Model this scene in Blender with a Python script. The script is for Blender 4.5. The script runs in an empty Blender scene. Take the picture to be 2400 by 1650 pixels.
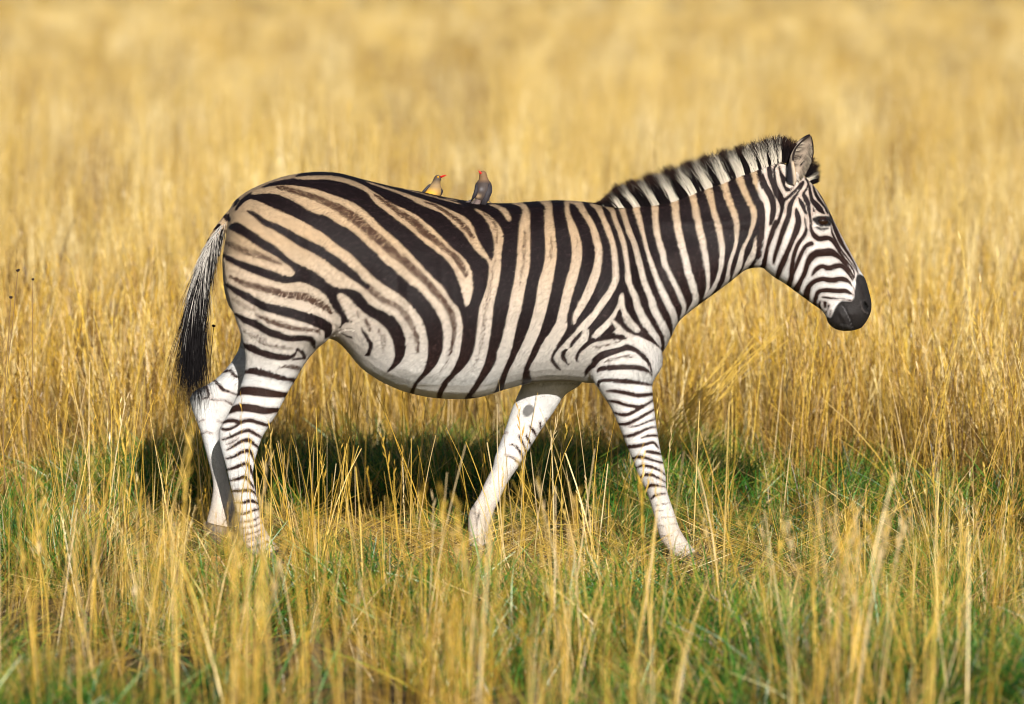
import bpy, bmesh, math, random
import numpy as np
from mathutils import Vector

random.seed(7)
rng = np.random.default_rng(11)
sc = bpy.context.scene

# ------------------------------------------------------------------ camera, sky, sun, exposure
DIST, PXM, HORIZON = 17.0, 646.0, -70.0          # metres to the zebra, photo pixels per metre there, photo row of the horizon
FPX, CX, CY = DIST * PXM, 1200.0, 825.0          # focal length and centre in photo pixels (2400 x 1650)
PITCH = math.atan((CY - HORIZON) / FPX)
cp, sp = math.cos(PITCH), math.sin(PITCH)
_b = -(1310 - CY) / FPX
CAMZ = -(-sp + _b * cp) / (cp + _b * sp) * DIST  # the ground under the zebra is z = 0
CAM = np.array([0.0, -DIST, CAMZ])

cam_d = bpy.data.cameras.new('camera')
cam = bpy.data.objects.new('camera', cam_d)
sc.collection.objects.link(cam)
cam.location = CAM
cam.rotation_euler = (math.pi / 2 - PITCH, 0, 0)
cam_d.sensor_width = 36.0
cam_d.lens = 36.0 * FPX / 2400.0
cam_d.clip_end = 3000.0
cam_d.dof.use_dof = True
cam_d.dof.focus_distance = 16.85
APERTURE = 0.066                                   # metres
cam_d.dof.aperture_fstop = cam_d.lens / 1000.0 / APERTURE
sc.camera = cam

SUN_EL, SUN_AZ = math.radians(25), math.radians(11)   # azimuth: to the right of the viewing axis, behind the camera
sd = Vector((math.sin(SUN_AZ) * math.cos(SUN_EL), -math.cos(SUN_AZ) * math.cos(SUN_EL), math.sin(SUN_EL)))
w = bpy.data.worlds.new('World'); sc.world = w; w.use_nodes = True
nt = w.node_tree; nt.nodes.clear()
sky = nt.nodes.new('ShaderNodeTexSky'); sky.sky_type = 'NISHITA'; sky.sun_disc = False
sky.sun_elevation = SUN_EL; sky.sun_rotation = math.atan2(sd.x, sd.y)
bg = nt.nodes.new('ShaderNodeBackground'); bg.inputs[1].default_value = 0.05
wo = nt.nodes.new('ShaderNodeOutputWorld')
nt.links.new(sky.outputs[0], bg.inputs[0]); nt.links.new(bg.outputs[0], wo.inputs[0])
sun_d = bpy.data.lights.new('sun', 'SUN'); sun_d.energy = 5.0; sun_d.angle = math.radians(0.5)
sun_d.color = (1.0, 0.94, 0.85)
sun = bpy.data.objects.new('sun', sun_d); sc.collection.objects.link(sun)
sun.rotation_euler = sd.to_track_quat('Z', 'Y').to_euler(); sun.location = (4, -10, 12)
sc.view_settings.view_transform = 'Standard'; sc.view_settings.look = 'None'
sc.view_settings.exposure = 0.46; sc.view_settings.gamma = 1.0
sc.view_settings.use_curve_mapping = False
sc.cycles.filter_width = 1.0; sc.cycles.use_denoising = True; sc.cycles.denoising_prefilter = 'ACCURATE'; sc.cycles.use_adaptive_sampling = True; sc.cycles.adaptive_threshold = .02
sc.cycles.max_bounces = 3; sc.cycles.diffuse_bounces = 1; sc.cycles.glossy_bounces = 1; sc.cycles.transmission_bounces = 2; sc.cycles.transparent_max_bounces = 4
sc.cycles.caustics_reflective = False; sc.cycles.caustics_refractive = False

# ------------------------------------------------------------------ helpers
def unproject(u, v, Y):
    """photo pixel -> point of the vertical plane y = Y (arrays)"""
    u = np.asarray(u, float); v = np.asarray(v, float); Y = np.asarray(Y, float)
    a = (u - CX) / FPX; b = -(v - CY) / FPX
    dy = cp + b * sp; dz = -sp + b * cp
    t = (Y + DIST) / dy
    return np.stack([a * t, np.broadcast_to(Y, a.shape) + 0 * t, CAMZ + dz * t], -1)

def on_ground(u, v):
    b = -(v - CY) / FPX
    dy = cp + b * sp; dz = -sp + b * cp
    t = -CAMZ / dz
    return Vector(((u - CX) / FPX * t, -DIST + dy * t, 0.0))

def project(P):
    r = P - CAM
    f = r[:, 1] * cp - r[:, 2] * sp
    up = r[:, 1] * sp + r[:, 2] * cp
    return np.stack([CX + FPX * r[:, 0] / f, CY - FPX * up / f], -1)

def mesh_from(name, V, F, smooth=True):
    me = bpy.data.meshes.new(name)
    me.from_pydata([tuple(v) for v in V], [], [tuple(f) for f in F])
    me.update()
    if smooth:
        me.polygons.foreach_set('use_smooth', np.ones(len(me.polygons), bool))
    return me

def link(name, me, mat=None, parent=None):
    o = bpy.data.objects.new(name, me)
    sc.collection.objects.link(o)
    if mat: me.materials.append(mat)
    if parent: o.parent = parent
    return o

def tag(o, label=None, cat=None, group=None, kind=None):
    if label: o['label'] = label
    if cat: o['category'] = cat
    if group: o['group'] = group
    if kind: o['kind'] = kind
    return o

def setcol(me, cols, name='col'):
    at = me.color_attributes.new(name, 'FLOAT_COLOR', 'POINT')
    c = np.ones((len(me.vertices), 4), np.float32); c[:, :3] = cols
    at.data.foreach_set('color', c.ravel())

def setval(me, vals, name):
    at = me.attributes.new(name, 'FLOAT', 'POINT')
    at.data.foreach_set('value', np.asarray(vals, np.float32))

class Nodes:
    def __init__(s, name):
        s.m = bpy.data.materials.new(name); s.m.use_nodes = True
        s.t = s.m.node_tree; s.t.nodes.clear()
        s.out = s.n('ShaderNodeOutputMaterial')
    def n(s, typ, **kw):
        nd = s.t.nodes.new(typ)
        for k, v in kw.items(): setattr(nd, k, v)
        return nd
    def l(s, a, b): s.t.links.new(a, b)
    def put(s, sock, v):
        if isinstance(v, bpy.types.NodeSocket): s.l(v, sock)
        elif v is not None:
            if hasattr(sock.default_value, '__len__') and not isinstance(v, (tuple, list)): v = (v,) * 3
            if hasattr(sock.default_value, '__len__') and len(sock.default_value) == 4 and len(v) == 3: v = (*v, 1)
            sock.default_value = v
    def math(s, op, a, b=None, c=None, clamp=False):
        nd = s.n('ShaderNodeMath', operation=op, use_clamp=clamp)
        for i, x in enumerate((a, b, c)):
            if x is not None: s.put(nd.inputs[i], x)
        return nd.outputs[0]
    def mix(s, f, a, b, mode='MIX'):
        nd = s.n('ShaderNodeMix', data_type='RGBA', blend_type=mode)
        s.put(nd.inputs[0], f); s.put(nd.inputs[6], a); s.put(nd.inputs[7], b)
        return nd.outputs[2]
    def attr(s, name): return s.n('ShaderNodeAttribute', attribute_name=name)
    def noise(s, scale, detail=3, vec=None, rough=.55):
        nd = s.n('ShaderNodeTexNoise'); nd.inputs['Scale'].default_value = scale
        nd.inputs['Detail'].default_value = detail; nd.inputs['Roughness'].default_value = rough
        if vec is not None: s.l(vec, nd.inputs['Vector'])
        return nd.outputs[0]
    def ramp(s, f, lo, hi, smooth=True):
        nd = s.n('ShaderNodeMapRange', interpolation_type='SMOOTHSTEP' if smooth else 'LINEAR')
        s.put(nd.inputs[0], f); nd.inputs[1].default_value = lo; nd.inputs[2].default_value = hi
        return nd.outputs[0]
    def bsdf(s, col, rough=.6, spec=.3, bump=None, bstr=.3, bdist=.002, **kw):
        b = s.n('ShaderNodeBsdfPrincipled')
        s.put(b.inputs['Base Color'], col); s.put(b.inputs['Roughness'], rough)
        b.inputs['Specular IOR Level'].default_value = spec
        for k, v in kw.items(): s.put(b.inputs[k.replace('_', ' ')], v)
        if bump is not None:
            bn = s.n('ShaderNodeBump'); bn.inputs['Strength'].default_value = bstr
            bn.inputs['Distance'].default_value = bdist
            s.l(bump, bn.inputs['Height']); s.l(bn.outputs[0], b.inputs['Normal'])
        s.l(b.outputs[0], s.out.inputs[0])
        return b

# ------------------------------------------------------------------ materials
def mat_simple(name, col, rough=.6, spec=.3, nscale=60., namt=.25):
    N = Nodes(name)
    tc = N.n('ShaderNodeTexCoord')
    nz = N.noise(nscale, 4, tc.outputs['Object'])
    dark = tuple(c * (1 - namt) for c in col); light = tuple(min(1, c * (1 + namt)) for c in col)
    N.bsdf(N.mix(nz, dark, light), rough, spec, nz, .3, .003)
    return N.m

def mat_vcol(name, rough=.6, spec=.3, nscale=300., namt=.3):
    N = Nodes(name)
    tc = N.n('ShaderNodeTexCoord'); a = N.attr('col')
    nz = N.noise(nscale, 3, tc.outputs['Object'])
    f = N.math('MULTIPLY_ADD', nz, namt * 2, 1 - namt)
    vm = N.n('ShaderNodeVectorMath', operation='SCALE')
    N.l(a.outputs['Color'], vm.inputs[0]); N.l(f, vm.inputs['Scale'])
    N.bsdf(vm.outputs[0], rough, spec, nz, .3, .002)
    return N.m

def mat_zebra():
    N = Nodes('zebra_coat')
    tc = N.n('ShaderNodeTexCoord'); ob = tc.outputs['Object']
    n1 = N.noise(420, 2, ob); n2 = N.noise(110, 3, ob); n3 = N.noise(14, 4, ob)
    s = N.attr('stripe').outputs['Fac']; br = N.attr('brown').outputs['Fac']
    tan = N.attr('tan').outputs['Fac']; grey = N.attr('skin').outputs['Fac']
    nf = N.n('ShaderNodeMapping'); nf.inputs['Scale'].default_value = (330, 330, 170); N.l(ob, nf.inputs[0])
    j = N.math('MULTIPLY_ADD', N.noise(1.0, 2, nf.outputs[0]), 5.0, -2.5)
    s2 = N.math('ADD', s, j)
    black = N.ramp(s2, -1.3, 1.3)
    rim = N.math('SUBTRACT', N.ramp(s2, -4.5, -.5), black, clamp=True)
    white = N.mix(N.ramp(n3, .35, .7), (.60, .60, .60), (.73, .73, .725))
    tanc = N.mix(N.ramp(n2, .3, .7), (.42, .288, .165), (.56, .405, .255))
    light = N.mix(tan, white, tanc)
    light = N.mix(N.math('MULTIPLY', N.ramp(n1, .45, .75), .28), light, (.30, .18, .11))
    light = N.mix(N.math('MULTIPLY', rim, .55), light, (.22, .09, .05))
    bn = N.math('MULTIPLY', br, N.ramp(N.math('ADD', N.math('MULTIPLY', n1, .6), N.math('MULTIPLY', n2, .4)), .30, .47), clamp=True)
    light = N.mix(bn, light, (.060, .027, .015))
    bl = N.mix(N.ramp(n2, .35, .75), (.0060, .0036, .0046), (.013, .0075, .0075))
    bl = N.mix(N.math('MULTIPLY', N.math('SUBTRACT', .55, tan, clamp=True), 1.6, clamp=True), bl, (.030, .0135, .010))
    col = N.mix(black, light, bl)
    col = N.mix(grey, col, N.mix(n2, (.010, .0085, .009), (.022, .0185, .018)))
    mp = N.n('ShaderNodeMapping'); mp.inputs['Scale'].default_value = (170, 420, 360)
    N.l(ob, mp.inputs[0])
    fur = N.noise(1.0, 3, mp.outputs[0])
    vs = N.n('ShaderNodeVectorMath', operation='SCALE'); N.l(col, vs.inputs[0]); N.l(N.math('MULTIPLY_ADD', N.math('ADD', fur, n3), .62, .38), vs.inputs['Scale']); col = vs.outputs[0]
    o = N.attr('ear'); col = N.mix(o.outputs['Alpha'], col, o.outputs['Color'])
    bmp = N.math('ADD', fur, N.math('MULTIPLY', n2, 1.2))
    b = N.bsdf(col, N.math('MULTIPLY_ADD', black, -.14, .66), .13, bmp, .5, .0035)
    N.l(N.math('MULTIPLY_ADD', grey, .12, .13), b.inputs['Specular IOR Level']); b.inputs['Sheen Roughness'].default_value = .5
    return N.m

def mat_grass(name, stops, trans=.25, root=(.30, .27, .07), inst=.8, place=.7, blade=.62):
    """stops: colours picked by blade ('r'), tuft and place; 'h' runs 0 at the root to 1 at the tip"""
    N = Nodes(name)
    oi = N.n('ShaderNodeObjectInfo'); g = N.n('ShaderNodeNewGeometry')
    r = N.attr('r').outputs['Fac']; h = N.attr('h').outputs['Fac']
    nz = N.noise(.30, 3, g.outputs['Position']); nz2 = N.noise(1.9, 3, g.outputs['Position'])
    f = N.math('ADD', N.math('MULTIPLY_ADD', r, blade, .31 - .5 * blade), N.math('MULTIPLY_ADD', oi.outputs['Random'], inst, -.5 * inst))
    f = N.math('ADD', f, N.math('MULTIPLY_ADD', nz2, place, .20 - .5 * place))
    f = N.math('ADD', f, N.math('MULTIPLY_ADD', nz, place, -.5 * place), clamp=True)
    cr = N.n('ShaderNodeValToRGB'); el = cr.color_ramp.elements
    while len(el) < len(stops): el.new(.5)
    for e, (pos, c) in zip(el, stops): e.position = pos; e.color = (*c, 1)
    N.l(f, cr.inputs[0]); c = cr.outputs[0]
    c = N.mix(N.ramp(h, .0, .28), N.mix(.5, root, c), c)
    d = N.n('ShaderNodeBsdfDiffuse'); N.l(c, d.inputs[0])
    t = N.n('ShaderNodeBsdfTranslucent'); N.l(c, t.inputs[0])
    gl = N.n('ShaderNodeBsdfGlossy'); gl.inputs['Roughness'].default_value = .4
    N.put(gl.inputs[0], (.8, .8, .75))
    m = N.n('ShaderNodeMixShader'); m.inputs[0].default_value = trans
    N.l(d.outputs[0], m.inputs[1]); N.l(t.outputs[0], m.inputs[2])
    m2 = N.n('ShaderNodeMixShader'); m2.inputs[0].default_value = .05
    N.l(m.outputs[0], m2.inputs[1]); N.l(gl.outputs[0], m2.inputs[2])
    N.l(m2.outputs[0], N.out.inputs[0])
    return N.m

def mat_ground():
    N = Nodes('ground_soil')
    g = N.n('ShaderNodeNewGeometry'); p = g.outputs['Position']
    a = N.noise(.8, 5, p); b = N.noise(9, 5, p); c = N.noise(60, 4, p)
    col = N.mix(N.ramp(b, .35, .65), (.055, .038, .02), (.13, .088, .042))
    col = N.mix(N.ramp(a, .5, .65), col, (.035, .045, .014))
    col = N.mix(N.math('MULTIPLY', N.ramp(c, .5, .7), .6), col, (.22, .155, .07))
    N.bsdf(col, .95, .1, N.math('ADD', b, c), .8, .03)
    return N.m

M_ZEBRA = mat_zebra()
M_HAIR = mat_vcol('hair', .5, .05, 200., .25)
M_FUR = mat_vcol('coat_hair', .55, .16, 900., .15)
M_HOOF = mat_simple('hoof_horn', (.055, .045, .040), .5, .4, 80)
STRAW = [(0, (.075, .036, .012)), (.22, (.24, .125, .022)), (.42, (.68, .405, .034)), (.58, (.54, .355, .15)), (.80, (.82, .56, .070)), (1, (.88, .71, .36))]
LEAF = [(0, (.035, .022, .009)), (.30, (.11, .065, .016)), (.54, (.44, .26, .028)), (.70, (.34, .225, .09)), (.87, (.62, .40, .05)), (1, (.76, .56, .24))]
STALK = [(0, (.44, .27, .09)), (.3, (.64, .39, .05)), (.6, (.78, .53, .095)), (.8, (.66, .48, .25)), (1, (.88, .72, .38))]
GREEN = [(0, (.012, .045, .010)), (.3, (.028, .125, .016)), (.6, (.070, .235, .022)), (.88, (.20, .30, .030)), (1, (.46, .40, .055))]
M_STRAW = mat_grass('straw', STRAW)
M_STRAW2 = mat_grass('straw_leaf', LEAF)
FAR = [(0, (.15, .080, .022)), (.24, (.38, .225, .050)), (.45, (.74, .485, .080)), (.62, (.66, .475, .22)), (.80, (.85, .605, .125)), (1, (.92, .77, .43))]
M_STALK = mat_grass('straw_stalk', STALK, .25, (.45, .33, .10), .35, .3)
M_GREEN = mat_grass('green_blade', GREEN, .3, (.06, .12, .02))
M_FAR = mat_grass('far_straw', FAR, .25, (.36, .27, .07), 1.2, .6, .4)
M_GROUND = mat_ground()
# ------------------------------------------------------------------ ground
def build_ground():
    xs = np.concatenate([np.linspace(-700, -12, 14), np.linspace(-10, 10, 41), np.linspace(12, 700, 14)])
    ys = np.concatenate([np.linspace(-40, -8, 8), np.linspace(-7, 10, 35), np.linspace(12, 60, 16), np.linspace(80, 1500, 20)])
    X, Yg = np.meshgrid(xs, ys)
    Z = -0.012 * (0.5 + 0.5 * np.sin(X * 2.1 + .5) * np.sin(Yg * 1.7))
    V = np.stack([X, Yg, Z], -1).reshape(-1, 3); nx = len(xs); F = []
    for j in range(len(ys) - 1):
        for i in range(nx - 1):
            a = j * nx + i; F.append((a, a + 1, a + nx + 1, a + nx))
    o = link('ground', mesh_from('ground', V, F), M_GROUND)
    tag(o, 'dry savanna soil under the grass', 'ground', kind='structure')
build_ground()

# ------------------------------------------------------------------ grass
def blade_set(n, radius, hmin, hmax, lean, width, droop, segs=4, head=0.0, gr=rng, lie=False):
    """n blades or stalks rooted in a disc -> V, F, h, r"""
    a = gr.uniform(0, 2 * np.pi, n); rad = radius * np.sqrt(gr.random(n))
    root = np.stack([np.cos(a) * rad, np.sin(a) * rad, np.full(n, -.015)], 1)
    L = gr.uniform(hmin, hmax, n) * (1 - .25 * gr.random(n) ** 3)
    la = gr.uniform(0, 2 * np.pi, n); ln = np.abs(gr.normal(0, lean, n))
    if lie: ln = gr.uniform(1.15, 1.5, n); root[:, 2] = gr.uniform(.01, .09, n)
    d = np.stack([np.sin(ln) * np.cos(la), np.sin(ln) * np.sin(la), np.cos(ln)], 1)
    out = np.stack([np.cos(la), np.sin(la), -.35 * np.ones(n)], 1)
    dr = droop * np.abs(gr.normal(.6, .5, n))
    fa = gr.uniform(0, 2 * np.pi, n); side = np.stack([np.cos(fa), np.sin(fa), np.zeros(n)], 1)
    side -= d * (side * d).sum(1, keepdims=True); side /= np.linalg.norm(side, axis=1, keepdims=True)
    w = width * gr.uniform(.7, 1.3, n); rv = gr.random(n)
    V = np.empty((n, segs + 1, 2, 3)); H = np.empty((n, segs + 1, 2)); R = np.empty((n, segs + 1, 2))
    for j in range(segs + 1):
        t = j / segs
        p = root + d * (L * t)[:, None] + out * (dr * L * t ** 2.2)[:, None]
        wd = (w * (1 - .8 * t ** 1.6))[:, None] if not head else (w * (1 - .45 * t))[:, None]
        V[:, j, 0] = p - side * wd; V[:, j, 1] = p + side * wd; H[:, j] = t; R[:, j] = rv[:, None]
    b = ((np.arange(n) * (segs + 1) * 2)[:, None] + (np.arange(segs) * 2)[None]).ravel()
    F = np.stack([b, b + 1, b + 3, b + 2], 1)
    V, H, R = V.reshape(-1, 3), H.ravel(), R.ravel()
    if head:
        m = 9; hv, hf = [], []; hh, hr = [], []
        for k in range(n):
            if gr.random() > head: continue
            for q in range(m):
                t = 1 - .24 * (q / m) + gr.normal(0, .01)
                p = root[k] + d[k] * L[k] * t + out[k] * dr[k] * L[k] * max(t, 0) ** 2.2
                aa = gr.uniform(0, 2 * np.pi); sp_ = gr.uniform(.12, .42)
                dd = d[k] + sp_ * np.array([np.cos(aa), np.sin(aa), 0]) + out[k] * dr[k] * 1.6
                dd /= np.linalg.norm(dd); l = gr.uniform(.025, .06); sdv = np.cross(dd, [np.sin(aa), .3, np.cos(aa)]); sdv /= np.linalg.norm(sdv) + 1e-9
                ww = gr.uniform(.0012, .0026); o = len(V) + len(hv)
                hv += [p, p + dd * l * .5 + sdv * ww, p + dd * l, p + dd * l * .5 - sdv * ww]
                hf.append((o, o + 1, o + 2, o + 3)); hh += [1.] * 4; hr += [rv[k]] * 4
        if hv:
            V = np.concatenate([V, np.array(hv)]); F = np.concatenate([F, np.array(hf)]); H = np.concatenate([H, hh]); R = np.concatenate([R, hr])
    return V, F, H, R

def merge(sets):
    V, F, H, R, M = [], [], [], [], []; o = 0
    for mi, (v, f, h, r) in sets:
        V.append(v); F.append(f + o); H.append(h); R.append(r); M.append(np.full(len(f), mi)); o += len(v)
    return tuple(np.concatenate(x) for x in (V, F, H, R, M))

def tuft_mesh(name, sets, mats):
    V, F, H, R, Mi = merge(sets)
    me = mesh_from(name, V, F.tolist(), True)
    for m in mats: me.materials.append(m)
    me.polygons.foreach_set('material_index', Mi.astype(np.int32))
    setval(me, H, 'h'); setval(me, R, 'r')
    return bpy.data.objects.new(name, me)

def tuft_collection(name, makers):
    col = bpy.data.collections.new(name)            # not linked to the scene: only a source for the scatter
    for i, mk in enumerate(makers):
        sets, mats = mk
        col.objects.link(tuft_mesh('%s_%02d' % (name, i), sets, mats))
    return col

def scatter(name, pts, rot, scl, kind, col, label, cat):
    me = bpy.data.meshes.new(name); me.from_pydata([tuple(p) for p in pts], [], []); me.update()
    a = me.attributes.new('rot', 'FLOAT_VECTOR', 'POINT'); a.data.foreach_set('vector', np.asarray(rot, np.float32).ravel())
    a = me.attributes.new('scl', 'FLOAT_VECTOR', 'POINT'); a.data.foreach_set('vector', np.asarray(scl, np.float32).ravel())
    a = me.attributes.new('kind_i', 'INT', 'POINT'); a.data.foreach_set('value', np.asarray(kind, np.int32))
    o = link(name, me); tag(o, label, cat, kind='stuff')
    g = bpy.data.node_groups.new(name, 'GeometryNodeTree')
    g.interface.new_socket('Geometry', in_out='INPUT', socket_type='NodeSocketGeometry')
    g.interface.new_socket('Geometry', in_out='OUTPUT', socket_type='NodeSocketGeometry')
    gi = g.nodes.new('NodeGroupInput'); go = g.nodes.new('NodeGroupOutput')
    ci = g.nodes.new('GeometryNodeCollectionInfo'); ci.inputs[0].default_value = col
    ci.inputs['Separate Children'].default_value = True; ci.inputs['Reset Children'].default_value = True
    ip = g.nodes.new('GeometryNodeInstanceOnPoints'); ip.inputs['Pick Instance'].default_value = True
    def na(nm, ty):
        n = g.nodes.new('GeometryNodeInputNamedAttribute'); n.data_type = ty; n.inputs[0].default_value = nm; return n.outputs[0]
    er = g.nodes.new('FunctionNodeEulerToRotation')
    g.links.new(gi.outputs[0], ip.inputs['Points']); g.links.new(ci.outputs[0], ip.inputs['Instance'])
    g.links.new(na('kind_i', 'INT'), ip.inputs['Instance Index'])
    g.links.new(na('rot', 'FLOAT_VECTOR'), er.inputs[0]); g.links.new(er.outputs[0], ip.inputs['Rotation'])
    g.links.new(na('scl', 'FLOAT_VECTOR'), ip.inputs['Scale']); g.links.new(ip.outputs[0], go.inputs[0])
    md = o.modifiers.new('scatter', 'NODES'); md.node_group = g
    return o

S, S2, G = M_STRAW, M_STRAW2, M_GREEN
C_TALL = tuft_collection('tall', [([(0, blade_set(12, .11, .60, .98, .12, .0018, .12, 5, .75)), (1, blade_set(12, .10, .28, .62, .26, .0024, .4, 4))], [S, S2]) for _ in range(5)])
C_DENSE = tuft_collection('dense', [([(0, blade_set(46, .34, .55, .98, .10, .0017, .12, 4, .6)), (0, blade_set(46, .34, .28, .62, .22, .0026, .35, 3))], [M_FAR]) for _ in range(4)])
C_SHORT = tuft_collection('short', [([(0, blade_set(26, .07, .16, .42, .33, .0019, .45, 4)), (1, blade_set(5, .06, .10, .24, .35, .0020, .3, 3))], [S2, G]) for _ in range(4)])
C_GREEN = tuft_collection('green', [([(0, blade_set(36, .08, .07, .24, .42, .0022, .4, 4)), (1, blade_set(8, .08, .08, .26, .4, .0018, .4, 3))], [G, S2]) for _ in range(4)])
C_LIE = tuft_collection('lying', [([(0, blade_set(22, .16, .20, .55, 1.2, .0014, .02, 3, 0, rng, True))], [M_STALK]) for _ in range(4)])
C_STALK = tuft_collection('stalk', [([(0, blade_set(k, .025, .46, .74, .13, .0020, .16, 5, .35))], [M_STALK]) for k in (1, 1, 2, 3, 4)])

def patch(x, y):
    """smooth pseudo-random field in 0..1"""
    return .5 + .25 * np.sin(1.9 * x + 1.3 * y + .7) + .15 * np.sin(3.7 * x - 2.9 * y + 2.1) + .10 * np.sin(6.3 * x + 5.1 * y)

def mk(n, x0, x1, y0, y1, keep, col, smin, smax, tilt=.08, hvar=.15):
    x = rng.uniform(x0, x1, n); y = rng.uniform(y0, y1, n)
    m = rng.random(n) < keep(x, y); x, y = x[m], y[m]; k = len(x)
    s = rng.uniform(smin, smax, k)
    hz = s * rng.uniform(1 - hvar, 1 + hvar, k)
    return (np.stack([x, y, np.zeros(k)], 1), np.stack([rng.normal(0, tilt, k), rng.normal(0, tilt, k), rng.uniform(0, 6.283, k)], 1),
            np.stack([s, s, hz], 1), rng.integers(0, len(col.objects), k))

def cat(*a): return [np.concatenate(x) for x in zip(*a)]

def near_zebra(x, y):        # 1 on the trodden low sward round and behind the zebra, 0 in the tall stand
    e = ((x + .25) / 1.75) ** 2 + ((y - .55) / 2.1) ** 2
    return np.clip(1.6 - e, 0, 1)
def tallness(x, y):
    back = np.clip((y - .2 - 2.05 * near_zebra(x, y)) / .7, 0, 1)
    return back

A1 = mk(4000, -3.6, 3.6, .3, 7.0, lambda x, y: tallness(x, y) * (.15 + .85 * patch(x, y)) * (1 - .55 * np.clip(1.3 - ((x + .45) / 1.7) ** 2 - ((y - 2.4) / .7) ** 2, 0, 1)), C_TALL, .70, 1.0, .09, .22)  # thinned behind the zebra so its shadow reads darker
def sharp(v, lo, hi): return np.clip((v - lo) / (hi - lo), 0, 1)
def shade_zone(x, y): return np.clip(1.5 - ((x + .45) / 1.5) ** 2 - ((y - 1.5) / .9) ** 2, 0, 1)      # straw thinned and green tufts added here to deepen the zebra's shadow
def lush(x, y): return np.clip(.45 + .7 * sharp(x, .3, 1.2) + .8 * sharp(-x, 1.3, 2.0), 0, 1)      # greener towards both sides
def feet(x, y): return sharp(1.35 - ((x + .15) / 1.45) ** 2 - ((y + .15) / 1.0) ** 2, 0, .5)         # grazed short round the hooves
A2 = mk(330, -3.2, 3.2, -4.8, -.8, lambda x, y: sharp(patch(x * 1.3, y * 1.1), .52, .72) * (1 - feet(x, y)), C_TALL, .42, .64, .12)
scatter('tall_grass', *cat(A1, A2), C_TALL, 'tall golden grass standing round and behind the zebra', 'grass')
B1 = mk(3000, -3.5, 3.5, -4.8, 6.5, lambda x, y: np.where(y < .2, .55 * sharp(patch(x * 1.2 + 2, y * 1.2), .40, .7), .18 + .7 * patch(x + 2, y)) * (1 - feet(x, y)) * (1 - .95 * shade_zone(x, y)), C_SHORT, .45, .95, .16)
B2 = mk(1000, -2.2, 1.9, -1.7, 1.5, lambda x, y: .15 + .7 * sharp(patch(x * 1.7 + 2, y * 1.5), .3, .7), C_SHORT, .18, .42, .3)
scatter('short_grass', *cat(B1, B2), C_SHORT, 'short dry straw-coloured grass blades between the tall stalks', 'grass')
D1 = mk(8600, -3.5, 3.5, -4.8, 5.0, lambda x, y: sharp(patch(x * 1.1 + 5, y * 1.3 + 1), .30, .66) * np.clip(1.1 - y * .16, .25, 1) * (1 - .4 * feet(x, y)) * (.35 + .65 * lush(x, y)), C_GREEN, .4, .85, .14)
D2 = mk(3000, -3.5, 3.5, -4.8, -1.3, lambda x, y: sharp(patch(x * .9 + 9, y * 1.1 + 4), .40, .62) * (1 - feet(x, y)) * lush(x, y), C_GREEN, .9, 1.7, .14)
D3 = mk(1250, -1.8, .8, 1.3, 3.0, lambda x, y: .15 + .85 * shade_zone(x, y), C_GREEN, .9, 1.7, .16)  # green tufts added to darken the patch in the zebra's shadow
D5 = mk(500, -2.8, -1.45, -1.0, 2.2, lambda x, y: sharp(patch(x * 2.1, y * 1.7 + 2), .4, .62), C_GREEN, .9, 1.6, .16)
D4 = mk(450, .6, 2.6, .6, 3.0, lambda x, y: .6 * sharp(patch(x * 1.6, y * 1.4), .4, .6), C_GREEN, .9, 1.6, .16)
scatter('green_grass', *cat(D1, D2, D3, D4, D5), C_GREEN, 'low green grass growing near the soil in patches', 'grass')
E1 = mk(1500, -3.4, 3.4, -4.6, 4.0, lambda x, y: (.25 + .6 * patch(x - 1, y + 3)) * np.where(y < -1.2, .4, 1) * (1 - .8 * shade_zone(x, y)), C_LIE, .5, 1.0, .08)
E2 = mk(650, -2.0, 1.6, -1.4, 1.2, lambda x, y: .25 + .6 * patch(x * 1.4 - 1, y + 3), C_LIE, .35, .7, .05)
scatter('fallen_straw', *cat(E1, E2), C_LIE, 'fallen yellow straw lying tangled on the ground', 'straw')
F1 = mk(560, -3.2, 3.2, -4.4, -.2, lambda x, y: sharp(patch(x * 1.5 + 1, y * .8), .42, .72) * (1 - .6 * feet(x, y)), C_STALK, .75, 1.15, .12)
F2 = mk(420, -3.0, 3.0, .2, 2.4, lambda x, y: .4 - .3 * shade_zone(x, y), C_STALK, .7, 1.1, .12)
F3 = mk(120, -2.6, 2.6, -6.6, -4.4, lambda x, y: np.clip(patch(x * 1.7 + 3, y * .5) * 1.3 - .2, 0, 1), C_STALK, 1.0, 1.35, .07)
F5 = mk(90, -1.7, .6, .25, 1.25, lambda x, y: .8 + 0 * x, C_STALK, .7, 1.05, .14)
def clumps(spec):
    out = []
    for u_, y_, hgt, num in spec:
        for _ in range(num):
            x_ = (u_ - CX) / FPX * (y_ + DIST) + rng.normal(0, .018); out.append((x_, y_ + rng.normal(0, .05), hgt * rng.uniform(.82, 1.08)))
    o_ = np.array(out); k_ = len(o_); s_ = o_[:, 2] / .66
    return (np.stack([o_[:, 0], o_[:, 1], 0 * s_], 1), np.stack([rng.normal(0, .04, k_), rng.normal(.02, .05, k_), rng.uniform(0, 6.283, k_)], 1), np.stack([s_, s_, s_], 1), rng.integers(0, 5, k_))
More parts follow.
